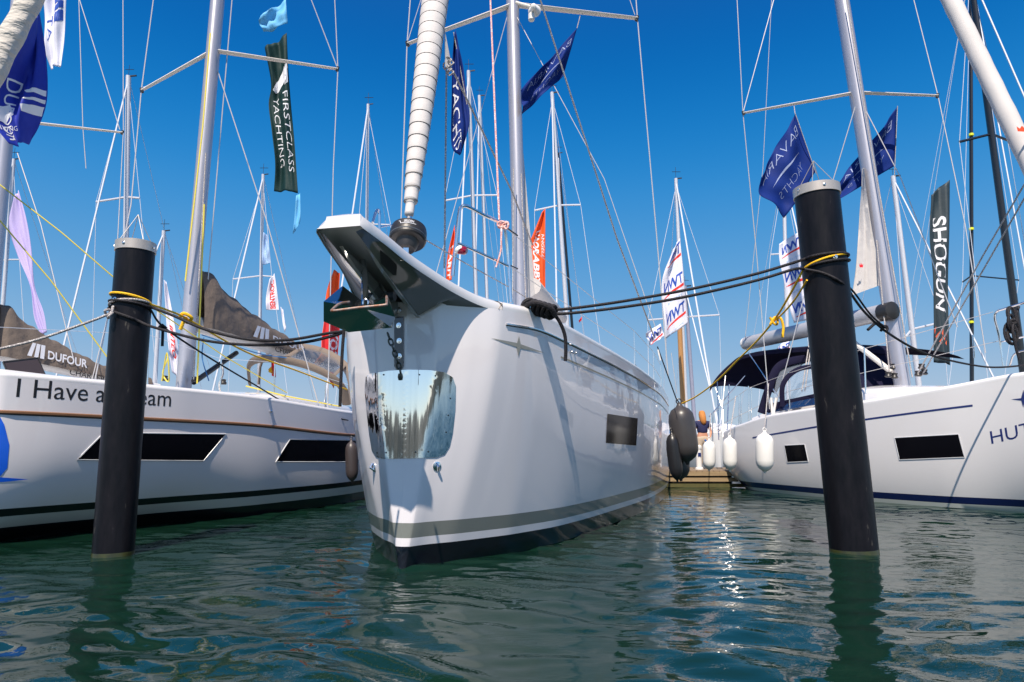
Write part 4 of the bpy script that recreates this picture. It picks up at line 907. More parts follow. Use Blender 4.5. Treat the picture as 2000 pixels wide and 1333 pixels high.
rope('mooring_rope', 'upper black rope from the left pile to the middle bow', wrap(P1, h1(592), h1(600), .018, -2.4, 1.2, bulge=.02) + cr([onpile(P1, 298, 602), PX(340, 618, 7.4), PX(400, 644, 7.3), PX(480, 663, 7.2), PX(560, 665, 7.1), PX(640, 652, 7.), PX(670, 648, 6.95)], 8), .016, M_rope_black, 'mooring ropes')
rope('mooring_rope', 'lower black rope from the left pile to the middle bow', cr(wrap(P1, h1(594), h1(632), .02, -2.0, .9, n=8) + [PX(300, 640, 7.4), PX(400, 666, 7.3), PX(500, 675, 7.2), PX(590, 670, 7.1), PX(650, 657, 7.), PX(672, 649, 6.95)], 6), .016, M_rope_black, 'mooring ropes')
rope('mooring_rope', 'frayed black rope hanging from the starboard side of the middle bow', cr([PX(672, 645, 6.95), PX(669, 680, 6.95), PX(666, 740, 6.95), PX(664, 795, 6.97)], 6), .017, M_rope_black, 'mooring ropes')
rope('mooring_rope', 'thin black line from the left pile down across the lettered hull', cr([onpile(P1, 293, 604), PX(320, 640, 8.), PX(400, 694, 9.), PX(490, 748, 10.6), PX(580, 798, 12.4), PX(680, 822, 13.4)], 8), .012, mat('plain_black_line', (.01, .01, .012), .7), 'mooring ropes',
     extra=[('hanging_tail', [PX(317, 638, 8.), PX(318, 650, 8.), PX(317, 677, 8.)], .017), ('knot', [PX(312, 640, 8.0), PX(317, 636, 7.95), PX(324, 641, 8.), PX(317, 646, 7.95), PX(312, 640, 8.0)], .02)])
kq = PX(362, 622, 8.5)
rope('mooring_rope', 'short yellow rope tail knotted onto the yellow line beside the left mast', cr([kq + Vector((-.08, 0, 0)), kq + Vector((0, -.05, .05)), kq + Vector((.08, 0, 0)), kq + Vector((0, .05, -.05)), kq, PX(352, 645, 8.5)], 6), .022, M_rope_yellow, 'mooring ropes')
# right pile
nail = lambda P, x, y: onpile(P, x, y, .016)
rope('mooring_rope', 'yellow rope round the right pile, with a knotted tail, led down to the charcoal fender', wrap(P2, h2(497), h2(528), .016, 2.2, -1.5, bulge=.03) + cr([PX(1560, 545, 7.6), PX(1535, 590, 8.2), PX(1512, 626, 8.8), PX(1480, 665, 9.6), PX(1440, 705, 10.5), PX(1400, 745, 11.4), PX(1360, 775, 12.2), PX(1330, 790, 12.8)], 8), .013, M_rope_yellow, 'mooring ropes',
     extra=[('hanging_tail', cr([PX(1512, 626, 8.75), PX(1524, 622, 8.7), PX(1530, 640, 8.7), PX(1528, 660, 8.7)], 6), .017), ('second_strand', cr([onpile(P2, 1576, 548), PX(1553, 585, 8.), PX(1530, 612, 8.5), PX(1510, 630, 8.8)], 6), .011),
            ('knot', [PX(1511, 628, 8.75) + Vector((.05 * math.cos(t), -.01, .05 * math.sin(t * 1.5))) for t in [6.28 * i / 18 for i in range(30)]], .016)])
cl = PX(1050, 606, 7.35)
for lb, pts_, w_ in (('upper black rope of the pair from the middle bow to the right pile', [(1062, 606, 7.3), (1110, 604, 7.3), (1200, 592, 7.33), (1300, 575, 7.36), (1384, 558, 7.4), (1480, 535, 7.45), (1550, 514, 7.48)], (h2(509), h2(500), .018)),
        ('lower black rope of the pair from the middle bow to the right pile', [(1062, 614, 7.3), (1110, 613, 7.3), (1200, 603, 7.33), (1300, 588, 7.36), (1384, 571, 7.4), (1480, 548, 7.45), (1550, 527, 7.48)], (h2(527), h2(506), .02))):
    rope('mooring_rope', lb, cr([PX(*p) for p in pts_] + wrap(P2, *w_, -1.35, 2.4, 8), 6), .0165, M_rope_black, 'mooring ropes')
rope('mooring_rope', 'black rope from the right pile to the bow of the right yacht', cr([nail(P2, 1572, 527), nail(P2, 1600, 532), nail(P2, 1622, 540), nail(P2, 1638, 549), PX(1653, 562, 7.62), PX(1690, 612, 8.4), PX(1740, 655, 9.1), PX(1810, 692, 10.), PX(1900, 714, 11.), PX(1960, 718, 11.5), PX(2050, 708, 12.)], 8), .016, M_rope_black, 'mooring ropes',
     extra=[('hanging_tail', cr([PX(1728, 640, 8.9), PX(1712, 632, 8.85), PX(1695, 645, 8.8)], 6), .02), ('knot', [PX(1728, 642, 8.9) + Vector((.045 * math.cos(t), .02, .035 * math.sin(t * 1.5))) for t in [6.28 * i / 18 for i in range(28)]], .018), ('second_strand', cr([PX(1640, 545, 7.8), PX(1668, 572, 8.1), PX(1700, 615, 8.5), PX(1730, 642, 8.9)], 6), .012)])
# the bundle of turns on the bow cleat and its hanging end
kb = MB(); P_ = PX(1050, 607, 7.3)
for i in range(6):
    c_ = PX(1032 + 9 * i, 598 + 2.5 * i, 7.32); kb.tube([c_ + Vector((.06 * math.cos(t) * (1 - .05 * i) + .02 * math.sin(t), .06 * math.cos(t + 1), .055 * math.sin(t))) for t in [6.28 * k_ / 16 for k_ in range(17)]], .026, 9)
kb.tube(cr([PX(1022, 600, 7.3), PX(1045, 592, 7.2), PX(1075, 602, 7.2), PX(1085, 618, 7.25)], 5), .03, 9)
kb.tube(cr([PX(1076, 607, 7.25), PX(1092, 628, 7.3), PX(1103, 655, 7.35), PX(1105, 685, 7.38), PX(1104, 706, 7.4)], 6), .02, 9)
o = kb.build('rope_bundle', M_rope_black, origin=P_); tag(o, 'thick bundle of black rope turns on the port bow cleat of the middle yacht', 'rope')

# ================================================================== fenders
def fender(label, cx, ytop, ybot, wid, Y, m, lean=0., group=None, rope_to=None, m_rope=None):
    top, bot = PX(cx, ytop, Y), PX(cx + lean, ybot, Y); ax = (bot - top); L_ = ax.length; a = ax.normalized(); r = wid / 2 / F * Y
    root = new_root('fender', label, 'fender', top, group=group)
    pf = [(r * .12, 0), (r * .2, L_ * .04), (r * .3, L_ * .07), (r * .7, L_ * .12), (r * .93, L_ * .2), (r, L_ * .3), (r, L_ * .72), (r * .93, L_ * .82), (r * .7, L_ * .91), (r * .35, L_ * .965), (r * .18, L_ * .985), (r * .12, L_ * 1.03)]
    # rounder ends
    MB().lathe(pf, top, a, 28).build('fender_body', m, root, ang=70)
    MB().tube([top - a * .02 + Vector((r * .2 * math.cos(t), 0, r * .2 * math.sin(t))) for t in [6.28 * i / 12 for i in range(13)]], r * .05, 6).build('fender_eye', m, root)
    if rope_to: MB().tube(rope_to + [top], .011 if Y < 15 else .012, 6).build('fender_rope', m_rope or M_rope_white, root)
    return root
M_fd = mat('charcoal_fender', (.045, .04, .04), .36, coat=.15, noise=(3, .3, (.055, .048, .046)))
M_fw = mat('white_fender', (.8, .78, .74), .38, coat=.3)
fender('large charcoal fender hanging off the port quarter of the middle yacht', 1326, 787, 905, 50, 12.6, M_fd, 17, 'charcoal fenders', [PX(1284, 678, 12.2), PX(1320, 778, 12.55)], M_rope_black)
fender('charcoal fender half hidden below the largest one', 1318, 850, 938, 40, 12.9, M_fd, 12, 'charcoal fenders')
fender('narrow dark fender squeezed against the middle hull', 1311, 842, 940, 26, 12.5, mat('black_fender', (.015, .014, .015), .35), 12, 'charcoal fenders')
fender('small brownish fender wedged between the left yacht and the middle yacht', 686, 858, 942, 24, 12.2, mat('brown_fender', (.05, .04, .04), .4), 2, 'charcoal fenders')
fender('white fender nearest the charcoal ones, leftmost of the row on the right yacht', 1385, 858, 919, 24, 17.0, M_fw, 0, 'white fenders', [PX(1388, 808, 17.6)])
fender('white fender in the middle of the row on the right yacht', 1425, 851, 920, 27, 16.0, M_fw, 1, 'white fenders', [PX(1437, 775, 16.8)])
fender('largest white fender, closest to the small square window of the right yacht', 1493, 842, 923, 34, 14.9, M_fw, 1, 'white fenders', [PX(1501, 750, 15.6)])

# ================================================================== flags and banners
def cloth(name, label, cat, f, m, ns=16, ntt=40, group=None):
    mb_ = MB(); mb_.grid(f, ns, ntt); o0 = f(0, 0); o = mb_.build(name, m, origin=o0, ang=180)
    sf = o.modifiers.new('cloth_thickness', 'SOLIDIFY'); sf.thickness = .003; sf.offset = 0
    tag(o, label, cat, group); INV[o] = Matrix.Translation(-o0); return o
def on_cloth(o, f, body, P, m, nm='lettering', bold=.0, both=True):
    """P(a, b) gives the cloth coordinates of the text's unit square"""
    vs, fs = text_mesh(body, bold); mb_ = MB()
    for off in ((.006, -.006) if both else (.006,)):
        V = []
        for x, y in vs:
            s_, t_ = P(x, y); s_ = min(.995, max(.005, s_)); t_ = min(.995, max(.005, t_))
            p = f(s_, t_); n_ = (f(min(1, s_ + .01), t_) - f(max(0, s_ - .01), t_)).cross(f(s_, min(1, t_ + .01)) - f(s_, max(0, t_ - .01)))
            V.append(p + n_.normalized() * off)
        mb_.add(V, fs)
    return mb_.build(nm, m, o, smooth=False)
def patch(o, f, poly, m, nm):
    """a printed shape in cloth coordinates"""
    bm = bmesh.new(); bm.faces.new([bm.verts.new((x, y, 0)) for x, y in poly]); bmesh.ops.triangulate(bm, faces=bm.faces[:])
    for _ in range(4):
        ed = [e for e in bm.edges if e.calc_length() > .09]
        if not ed: break
        bmesh.ops.subdivide_edges(bm, edges=ed, cuts=1); bmesh.ops.triangulate(bm, faces=bm.faces[:])
    bm.verts.index_update(); mb_ = MB(); P = [(v.co.x, v.co.y) for v in bm.verts]; fs = [[v.index for v in q.verts] for q in bm.faces]; bm.free()
    for off in (.005, -.005):
        V = []
        for s_, t_ in P:
            p = f(s_, t_); n_ = (f(min(1, s_ + .01), t_) - f(max(0, s_ - .01), t_)).cross(f(s_, min(1, t_ + .01)) - f(s_, max(0, t_ - .01))); V.append(p + n_.normalized() * off)
        mb_.add(V, fs)
    return mb_.build(nm, m, o, smooth=False)
def down(s0, s1, t0, t1, flip=False):      # text read downwards, letter tops towards s1
    return lambda a, b: (s0 + (s1 - s0) * b, t0 + (t1 - t0) * a)
def across(s0, s1, t0, t1, skew=0.):        # text read from s0 to s1, baseline t1, top t0
    return lambda a, b: (s0 + (s1 - s0) * a, t1 + (t0 - t1) * b + skew * a)
M_royal = mat('royal_blue_cloth', (.004, .03, .42), .65, bump=(6, .4), noise=(2.5, .35, (.006, .016, .28)))
M_whitec = mat('white_cloth', (.72, .72, .82), .7, bump=(5, .3))
M_sky = mat('pale_blue_cloth', (.12, .42, .72), .7)
M_green = mat('dark_green_cloth', (.003, .022, .022), .6, bump=(4, .5), noise=(2, .35, (.005, .032, .032)), spec=.25)
M_slate = mat('slate_banner_cloth', (.014, .028, .038), .6, bump=(4, .4), noise=(2, .35, (.02, .038, .05)))
M_orange = mat('orange_cloth', (.85, .09, .008), .65, bump=(4, .3))
M_red = mat('red_cloth', (.62, .015, .02), .65, bump=(4, .3))
M_lilac = mat('lilac_cloth', (.5, .42, .72), .7, bump=(4, .3))
M_bprint = mat('blue_print', (.015, .07, .4), .6); M_rprint = mat('red_letter_print', (.75, .03, .02), .6); M_lprint = mat('light_blue_print', (.4, .6, .85), .6)
# top left
f = ribbon([(62, 45), (22, 110), (-5, 180), (-8, 240), (18, 282)], [(76, 18), (90, 110), (92, 190), (76, 245), (58, 279)], 9.5, 10.1, .08, 1.4)
o = cloth('flag', 'royal blue flag with white leaf emblem twisting in the top left corner', 'flag', f, M_royal)
for s0, s1, t0, t1 in ((.55, .97, .46, .50), (.55, .97, .525, .555), (.57, .97, .58, .66)): patch(o, f, [(s0, t0 + .02), (s1, t0), (s1, t1), (s0 + .06, t1)], M_print, 'leaf_emblem')
on_cloth(o, f, 'DUFOUR', down(.12, .36, .40, .95), M_print); on_cloth(o, f, 'LIVING', across(.0, .5, .78, .84), M_print)
patch(o, f, [(.0, .62), (.25, .58), (.36, .66), (.2, .74), (.0, .74)], M_print, 'white_roundel')
f = ribbon([(84, -30), (88, 40), (90, 100), (96, 133)], [(131, -30), (128, 20), (125, 80), (119, 131)], 11, 11, .05, 1.3, ph=1)
o = cloth('flag', 'white flag with blue block emblem behind the royal blue one', 'flag', f, M_whitec)
for t0, t1 in ((.02, .2), (.23, .31), (.34, .44)): patch(o, f, [(.38, t0), (.9, t0 - .01), (.9, t1), (.44, t1)], M_bprint, 'block_emblem')
on_cloth(o, f, 'TA', down(.08, .32, .3, .56), M_bprint)
# small pale blue flag and green banner
f = ribbon([(505, 40), (508, 52), (515, 63)], [(558, -2), (560, 24), (562, 47)], 21, 21, .1, 1.)
cloth('flag', 'small pale blue flag at the top of the green banner pole', 'flag', f, M_sky, 10, 8)
f = ribbon([(578, 385), (575, 430), (572, 458)], [(586, 378), (587, 425), (584, 440)], 21, 21, .04, 1.)
cloth('flag', 'tiny pale blue pennant below the green banner', 'flag', f, M_sky, 6, 8)
f = ribbon([(518, 98), (530, 165), (525, 205), (532, 262), (538, 320), (534, 372)], [(560, 65), (563, 130), (568, 200), (574, 265), (578, 320), (582, 378)], 21, 21, .10, 1.2, ph=.6)
o = cloth('banner', 'tall dark green banner with two columns of white lettering', 'banner', f, M_green, 16, 60)
on_cloth(o, f, 'FIRSTCLASS', down(.66, .9, .34, .86), M_print, bold=-.01); on_cloth(o, f, 'YACHTING', down(.2, .46, .35, .82), M_print, bold=-.01)
patch(o, f, [(.28, .215), (.93, .175), (.95, .205), (.42, .24), (.42, .26), (.88, .24), (.9, .27), (.25, .305), (.12, .27), (.3, .26)], M_print, 'white_emblem'); patch(o, f, [(.78, .2), (.93, .19), (.93, .29), (.78, .3)], M_print, 'white_emblem')
# flags under the middle yacht's spreaders
f = ribbon([(887, 68), (883, 130), (882, 200), (883, 280), (899, 302)], [(889, 66), (904, 125), (912, 190), (917, 240), (901, 300)], 11.7, 11.9, .07, 1.3, ph=2)
o = cloth('flag', 'narrow furled navy flag hanging from the left spreader of the middle mast', 'flag', f, M_navy, group='navy flags'); on_cloth(o, f, 'YACHTS', down(.1, .5, .35, .9), M_print)
M_dim = mat('thin_white_print', (.3, .36, .55), .7)
def navy(label, Lp, Rp, Y, ph, t1=('BAVARIA',), amp=.07, sk=0.):
    f = ribbon(Lp, Rp, Y, Y + .2, amp, 1.3, ph=ph); o = cloth('flag', label, 'flag', f, M_navy, 24, 24, group='navy flags')
    on_cloth(o, f, 'BAVARIA', across(.93, .1, .1, .27, sk), M_dim, bold=-.02)
    patch(o, f, [(.86, .5), (.5, .43), (.2, .47), (.5, .47)], M_dim, 'white_swoosh')
    on_cloth(o, f, 'YACHTS', across(.82, .2, .62, .76, sk), M_dim, bold=-.03); return o, f
navy('navy flag streaming from the right spreader of the middle mast', [(1016, 180), (1018, 205), (1020, 222)], [(1127, 56), (1113, 105), (1100, 150)], 11.9, .3)
navy('broad navy flag hanging above the right pile', [(1482, 352), (1484, 382), (1512, 402), (1537, 424)], [(1553, 224), (1567, 262), (1580, 300), (1593, 336)], 15.1, 1.2)
navy('navy flag flying behind the right mast', [(1634, 364), (1636, 378), (1636, 392)], [(1752, 210), (1750, 270), (1746, 326)], 15.7, 2.3)
for P in ([(886, 64, 11.7), (912, 205, 11.9)], [(1553, 222, 15.1), (1594, 340, 15.3)], [(1753, 208, 15.7), (1747, 345, 15.9)], [(1133, 32, 12.0), (1127, 56, 12.)], [(1551, 208, 15.4), (1553, 224, 15.2)]):
    o = MB().tube([PX(*P[0]), PX(*P[1])], .009, 6).build('flag_halyard', M_rope_white, origin=PX(*P[0]))
    x = P[0][0]; tag(o, {886: 'white halyard edging the furled navy flag', 1553: 'white halyard edging the broad navy flag', 1753: 'white halyard edging the navy flag behind the right mast', 1133: 'short clip line holding the streaming navy flag', 1551: 'short clip line holding the broad navy flag'}[x], 'halyard')
# white banners with blue and red print
def twn(label, Lp, Rp, Y, rows, ph, hgt=.12, name='banner', s0=.93, s1=.12):
    f = ribbon(Lp, Rp, Y, Y, .07, 1.1, ph=ph); o = cloth(name, label, 'banner', f, M_whitec, 16, 40, group='white banners with mirrored lettering')
    for t in rows:
        if t > .04: on_cloth(o, f, 'TWN', across(s0, s1, t - hgt * .5, t + hgt * .42, hgt * .35), M_bprint, bold=.03)
        patch(o, f, [(.95, t + hgt * .55), (.5, t + hgt * .75), (.1, t + hgt * 1.15), (.1, t + hgt * 1.22), (.5, t + hgt * .95), (.95, t + hgt * .8)], M_rprint, 'red_swoosh')
        if t < .8: on_cloth(o, f, 'yachting', across(.8, .25, t + hgt * 1.3, t + hgt * 1.5, hgt * .3), M_lprint, 'small_lettering')
    return o
twn('tall white banner with blue letters and red swooshes beside the wooden mast', [(1314, 488), (1293, 545), (1294, 605), (1299, 664)], [(1328, 466), (1334, 525), (1339, 580), (1344, 632)], 24, (.08, .42, .76), 0., .13)
twn('small white banner low beside the tall white one', [(1259, 653), (1264, 664), (1271, 675)], [(1290, 633), (1294, 645), (1298, 657)], 24, (.42,), 1., .5)
twn('white banner half hidden behind the right pile', [(1521, 478), (1524, 520), (1538, 575), (1553, 631)], [(1566, 450), (1575, 505), (1588, 570), (1602, 622)], 22, (.1, .44, .8), 2., .12)
twn('scrap of white banner just above the navy bimini', [(1514, 682), (1516, 690), (1518, 697)], [(1541, 664), (1543, 674), (1544, 685)], 22, (.4,), 1., .5)
# slate banner
f = ribbon([(1814, 384), (1815, 450), (1818, 520), (1822, 600), (1829, 708)], [(1855, 352), (1854, 450), (1852, 540), (1853, 620), (1856, 714)], 21, 21, .07, 1.2, ph=.9)
o = cloth('banner', 'tall slate banner with large white lettering at right', 'banner', f, M_slate, 16, 60)
on_cloth(o, f, 'SHOGUN', down(.3, .78, .17, .74), M_print, bold=.015)
for i in range(7): patch(o, f, [(.15 + .1 * i, .86 + .02 * (i % 3)), (.3 + .1 * i, .83 + .02 * (i % 3)), (.22 + .1 * i, .87 + .02 * (i % 3))], mat('ember_print', (.7, .12, .05), .6), 'ember_streak')
# orange and red banners
f = ribbon([(1058, 416), (1040, 460), (1034, 480), (1038, 540), (1050, 575)], [(1065, 408), (1065, 450), (1065, 500), (1065, 545), (1066, 590)], 20, 20, .05, 1.1)
o = cloth('banner', 'bright orange banner with white lettering just right of the middle mast', 'banner', f, M_orange); on_cloth(o, f, "L'AORABBY", down(.25, .62, .22, .84), M_print, bold=.03); on_cloth(o, f, 'ANGELL', down(.75, .92, .28, .55), M_print)
f = ribbon([(883, 460), (876, 490), (872, 520), (871, 550)], [(888, 440), (889, 480), (884, 520), (882, 548)], 20, 20, .04, 1.1)
o = cloth('banner', 'orange banner behind the pulpit post of the middle yacht', 'banner', f, M_orange); on_cloth(o, f, 'LARIT', down(.2, .75, .3, .95), M_print, bold=.03)
f = ribbon([(652, 528), (638, 572), (634, 620), (628, 680), (640, 738)], [(664, 535), (662, 580), (664, 630), (660, 690), (652, 760)], 19, 19, .05, 1.1)
o = cloth('banner', 'orange and red banner behind the anchor', 'banner', f, [M_orange]); on_cloth(o, f, 'YORO', down(.5, .95, .58, .9), M_print, bold=.04)
patch(o, f, [(.02, .42), (.98, .42), (.98, .99), (.02, .99)], M_red, 'red_lower_half')
f = ribbon([(28, 388), (18, 440), (35, 500), (60, 560), (68, 620), (80, 655)], [(36, 372), (52, 430), (62, 490), (68, 560), (85, 610), (92, 650)], 24, 24, .05, 1.1)
cloth('banner', 'translucent lilac banner hanging at the far left', 'banner', f, M_lilac)
f = ribbon([(526, 548), (520, 580), (520, 606)], [(536, 535), (542, 575), (545, 607)], 24, 24, .04, 1.1)
o = cloth('banner', 'white banner with red lettering above the brown boom cover', 'banner', f, M_whitec); on_cloth(o, f, 'BENTROC', down(.75, .3, .95, .1), M_rprint, bold=.03)
f = ribbon([(514, 455), (512, 490), (513, 518)], [(522, 460), (527, 490), (528, 515)], 24, 24, .04, 1.1)
o = cloth('banner', 'small pale blue and white banner on the mast left of the bowsprit', 'banner', f, mat('washed_blue_cloth', (.35, .5, .75), .7)); on_cloth(o, f, 'ROWN', down(.7, .3, .95, .1), M_lprint)
f = ribbon([(321, 548), (326, 640), (336, 728)], [(325, 552), (345, 655), (352, 742)], 20, 20, .05, 1.1)
o = cloth('banner', 'white banner with red lettering right of the left pile', 'banner', f, M_whitec); on_cloth(o, f, 'INTEO', down(.3, .8, .45, .8), M_rprint, bold=.03)
f = ribbon([(548, 600), (552, 630), (556, 650)], [(553, 606), (556, 626), (559, 640)], 24, 24, .03, 1.1)
cloth('banner', 'small blue and white banner above the end of the boom cover', 'banner', f, M_whitec, 6, 10)
for x, y0, y1, c in ((537, 700, 735, M_red), (531, 715, 728, mat('yellow_cloth', (.8, .45, .02), .7))):
    f = ribbon([(x - 7, y0 + 8), (x - 6, y1)], [(x, y0), (x + 2, y1 + 3)], 18, 18, .02, 1.); cloth('ensign', 'small %s ensign seen through the sprayhood' % ('red' if c is M_red else 'yellow'), 'flag', f, c, 6, 8)
f = ribbon([(1130, 627), (1131, 632)], [(1137, 619), (1136, 626)], 20, 20, .02, 1.); cloth('ensign', 'tiny dark red and gold ensign over the middle gunwale', 'flag', f, M_red, 6, 6)

# ================================================================== yachts moored on the far side of the jetty
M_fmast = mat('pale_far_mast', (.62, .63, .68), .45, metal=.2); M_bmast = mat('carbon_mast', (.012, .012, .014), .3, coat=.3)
hullm = [hull_mat('far_hull_%s' % c, [(-1, (.01, .01, .02)), (.12, col_)], wav=.0) for c, col_ in (('white', (.7, .7, .7)), ('navy', (.02, .03, .12)))]
def far_yacht(label, mx0, my0, mx1, my1, Y, wpx, spr=None, m=M_fmast, wires=(), hm=0, L=10.5, beam=1.6, head=0., pole=None):
    """mast seen from (mx0, my0) up to (mx1, my1) at distance Y, hull below it"""
    top = PX(mx1, my1, Y); low = PX(mx0, my0, Y); base = low + (low - top) * ((low.z - 1.35) / (top.z - low.z)) if low.z > 1.4 else low
    b = Boat('sailing_yacht', label, (base.x - 4.2 * math.sin(R(head)), base.y - 4.2 * math.cos(R(head))), head,
        wl=[(0, 0), (.5, .2), (2, .8), (4.5, beam * .9), (L, beam * .8)], sh=[(0, 0), (.1, .2), (.5, .5), (2, 1.1), (4.5, beam), (L, beam * .85)], zs=[(0, 1.45), (4, 1.2), (L, 1.15)], group='yachts moored beyond the jetty', L=L)
    b.hull(hullm[hm], 26); b.cap(M_white, 0, th=.06, inset=.1, nu=26); deckhouse(b, 2.6, 8, beam * .6, .35, M_white)
    r = wpx / 2 / F * Y
    MB().tube([base, top], [r, r * .85], 12, flat=1.3).build('mast', m, b.root)
    d = (top - base).normalized()
    mh = MB(); mh.tube([top, top + Vector((r * 3, 0, .03))], r * .35, 6); mh.build('masthead', M_black, b.root); MB().tube([top, top + Vector((0, 0, .5))], .008, 5).build('wind_vane', M_black, b.root); MB().tube([top + Vector((-.15, 0, .3)), top + Vector((.2, 0, .3))], .012, 5).build('wind_vane', M_black, b.root)
    if spr:
        (ax_, ay), (bx_, by) = spr; t = ((ay + by) / 2 - my0) / (my1 - my0); t = max(0, min(1, t)); c = low.lerp(top, t)
        for q_ in ((ax_, ay), (bx_, by)): MB().tube([c, PX(*q_, Y)], r * .42, 6).build('spreader', m, b.root)
        for q_, e in (((ax_, ay), -1), ((bx_, by), 1)):
            tp = PX(*q_, Y); MB().tube([top - d * .3, tp, b.W(4.4, e * beam * .9, 1.25)], .011, 5).build('shroud', M_wire_far, b.root)
    MB().tube([top - d * .1, b.W(.15, 0, 1.5)], .03, 6).build('forestay', M_wire_far, b.root); MB().tube([top, b.W(L - .1, .3, 1.3)], .01, 5).build('backstay', M_wire_far, b.root)
    for P in wires: MB().tube([PX(x, y, Y) for x, y in P], .014, 5).build('halyard', M_wire_far, b.root)
    return b
far_yacht('yacht whose mast rises just left of the left pile top', 244, 600, 251, 150, 26, 11, ((188, 395), (273, 388)), head=4)
far_yacht('yacht whose mast stands beside the lilac banner', 4, 620, 27, 312, 27, 7.5, ((-20, 513), (38, 508)), head=4)
far_yacht('yacht whose mast top shows between the left pile and the left mast', 303, 740, 320, 452, 27, 8, None, head=4)
far_yacht('yacht whose mast passes behind the brown boom cover', 506, 720, 514, 342, 28, 7, ((455, 546), (531, 541)), head=6)
far_yacht('yacht whose mast rises directly above the bowsprit tip', 716, 500, 719, 205, 26, 7, ((700, 440), (763, 440)), head=8)
far_yacht('yacht whose mast is nearest left of the middle mast', 929, 560, 915, 140, 25, 9, ((868, 393), (971, 382)), head=10)
far_yacht('yacht with a slim mast close beside the pulpit', 951, 580, 936, 188, 32, 7.5, None, head=10, hm=1)
far_yacht('yacht with a pale mast right of the orange banner', 1105, 590, 1078, 182, 26, 9, ((1044, 412), (1134, 401)), head=12)
far_yacht('yacht with a dark mast right of the orange banner', 1116, 620, 1090, 300, 31, 6, None, m=M_bmast, head=12)
g_ = far_yacht('yacht with the varnished wooden lower mast beside the tall white banner', 1333, 640, 1320, 350, 27, 8, ((1265, 626), (1405, 616)), head=0)
MB().tube([PX(1334, 790, 26.8), PX(1327, 630, 26.8)], .10, 12).build('wooden_lower_mast', mat('varnished_wood', (.5, .27, .1), .4, noise=(4, .3, (.38, .18, .06)), stretch=(6, 6, .5)), g_.root)
far_yacht('yacht with a grey mast behind the wooden one', 1354, 790, 1338, 560, 33, 8, None, m=mat('grey_far_mast', (.25, .26, .34), .5), head=0)
far_yacht('yacht whose mast rises behind the right pile', 1537, 640, 1530, 330, 30, 8, ((1505, 498), (1560, 500)), m=M_fmast, head=-6)
far_yacht('yacht with antennas on its masthead, right of the right mast', 1788, 700, 1744, 345, 27, 10, ((1766, 662), (1841, 630)), head=-12)
far_yacht('yacht with a tall black mast and black spreaders', 1987, 640, 1893, -60, 24, 13, ((1874, 278), (1968, 275)), m=M_bmast, head=-16, hm=1)
far_yacht('yacht with a straight thin black mast marked in yellow', 1898, 700, 1896, -60, 32, 7, ((1880, 552), (1990, 548)), m=M_bmast, head=-10)
for y in (262, 446, 628):
    MB().tube([PX(1897, y, 31.9), PX(1897, y + 4, 31.9)], .11, 8).build('yellow_tape_band', mat('lime_tape', (.7, .75, .02), .6), [o_ for o_ in COL.objects if o_.get('label', '') == 'yacht with a straight thin black mast marked in yellow'][0])
# white motor yacht end and clutter behind the person
def small_cruiser(label, x, Y, col_):
    p = PX(x, 862, Y); b = Boat('motor_boat', label, (p.x, p.y), 0, wl=[(0, 0), (.5, .4), (2, .95), (6, 1.1)], sh=[(0, 0), (.1, .35), (.6, .8), (2, 1.3), (6, 1.35)], zs=[(0, 1.35), (3, 1.1), (6, 1.1)], L=6, group='motor boats beyond the jetty')
    b.root['category'] = 'motor boat'
    b.hull(hullm[0], 24); b.cap(mat('hull_trim_%d' % int(x), col_, .4), 0, th=.1, inset=.12, nu=24); deckhouse(b, 1.6, 4.6, .9, .75, M_white, 'cabin')
    return b
small_cruiser('white motor boat with orange trim behind the person', 1416, 26, (.75, .2, .04)); small_cruiser('white motor boat with navy trim right of the person', 1452, 28, (.05, .08, .3))

# ================================================================== jetty
JY = 18.15
J = new_root('jetty', 'weathered wooden floating jetty with green algae along its lower edge', 'jetty', (0, JY, 0))
M_plank = mat('weathered_planks', (.3, .22, .14), .8, noise=(7, .3, (.2, .14, .085)), bump=(20, .3), stretch=(.3, 3, 1))
dk = MB(); x = -26.
while x < 26: dk.box((x, JY + 1.1, .415), (.138, 2.2, .035)); x += .15
dko = dk.build('deck_planks', M_plank, J, smooth=False); 
MB().box((0, JY - .03, .35), (52, .05, .1)).build('fascia_board', mat('tan_board', (.36, .26, .14), .8, noise=(5, .3, (.26, .18, .1)), bump=(18, .3), stretch=(.2, 3, 3)), J, smooth=False)  # fascia timber in a paler tan than the deck planks
MB().box((0, JY, .2), (52, .05, .1)).build('fascia_board', MAT['tan_board'], J, smooth=False)
MB().box((0, JY + .01, .05), (52, .06, .09)).build('algae_board', mat('algae_board', (.06, .065, .015), .7, noise=(9, .3, (.11, .09, .03))), J, smooth=False)
for i in range(11): MB().box((-25 + 5 * i, JY + 1.15, .12), (1.6, 1.9, .44)).build('float', mat('dark_float', (.03, .025, .02), .8), J, smooth=False)
# power pedestal
pp = PX(1366, 921, JY + .55); pp.z = .433
Pd = new_root('power_pedestal', 'small white service pedestal standing on the jetty left of the person', 'service pedestal', pp)
MB().lathe([(.11, 0), (.11, .04), (.075, .06), (.075, .55), (.09, .56), (.09, .62), (.04, .66)], pp, (0, 0, 1), 16).build('pedestal_body', MAT['white_plastic'], Pd); MB().box(pp + Vector((0, -.075, .4)), (.08, .02, .1)).build('socket_panel', M_nav, Pd)

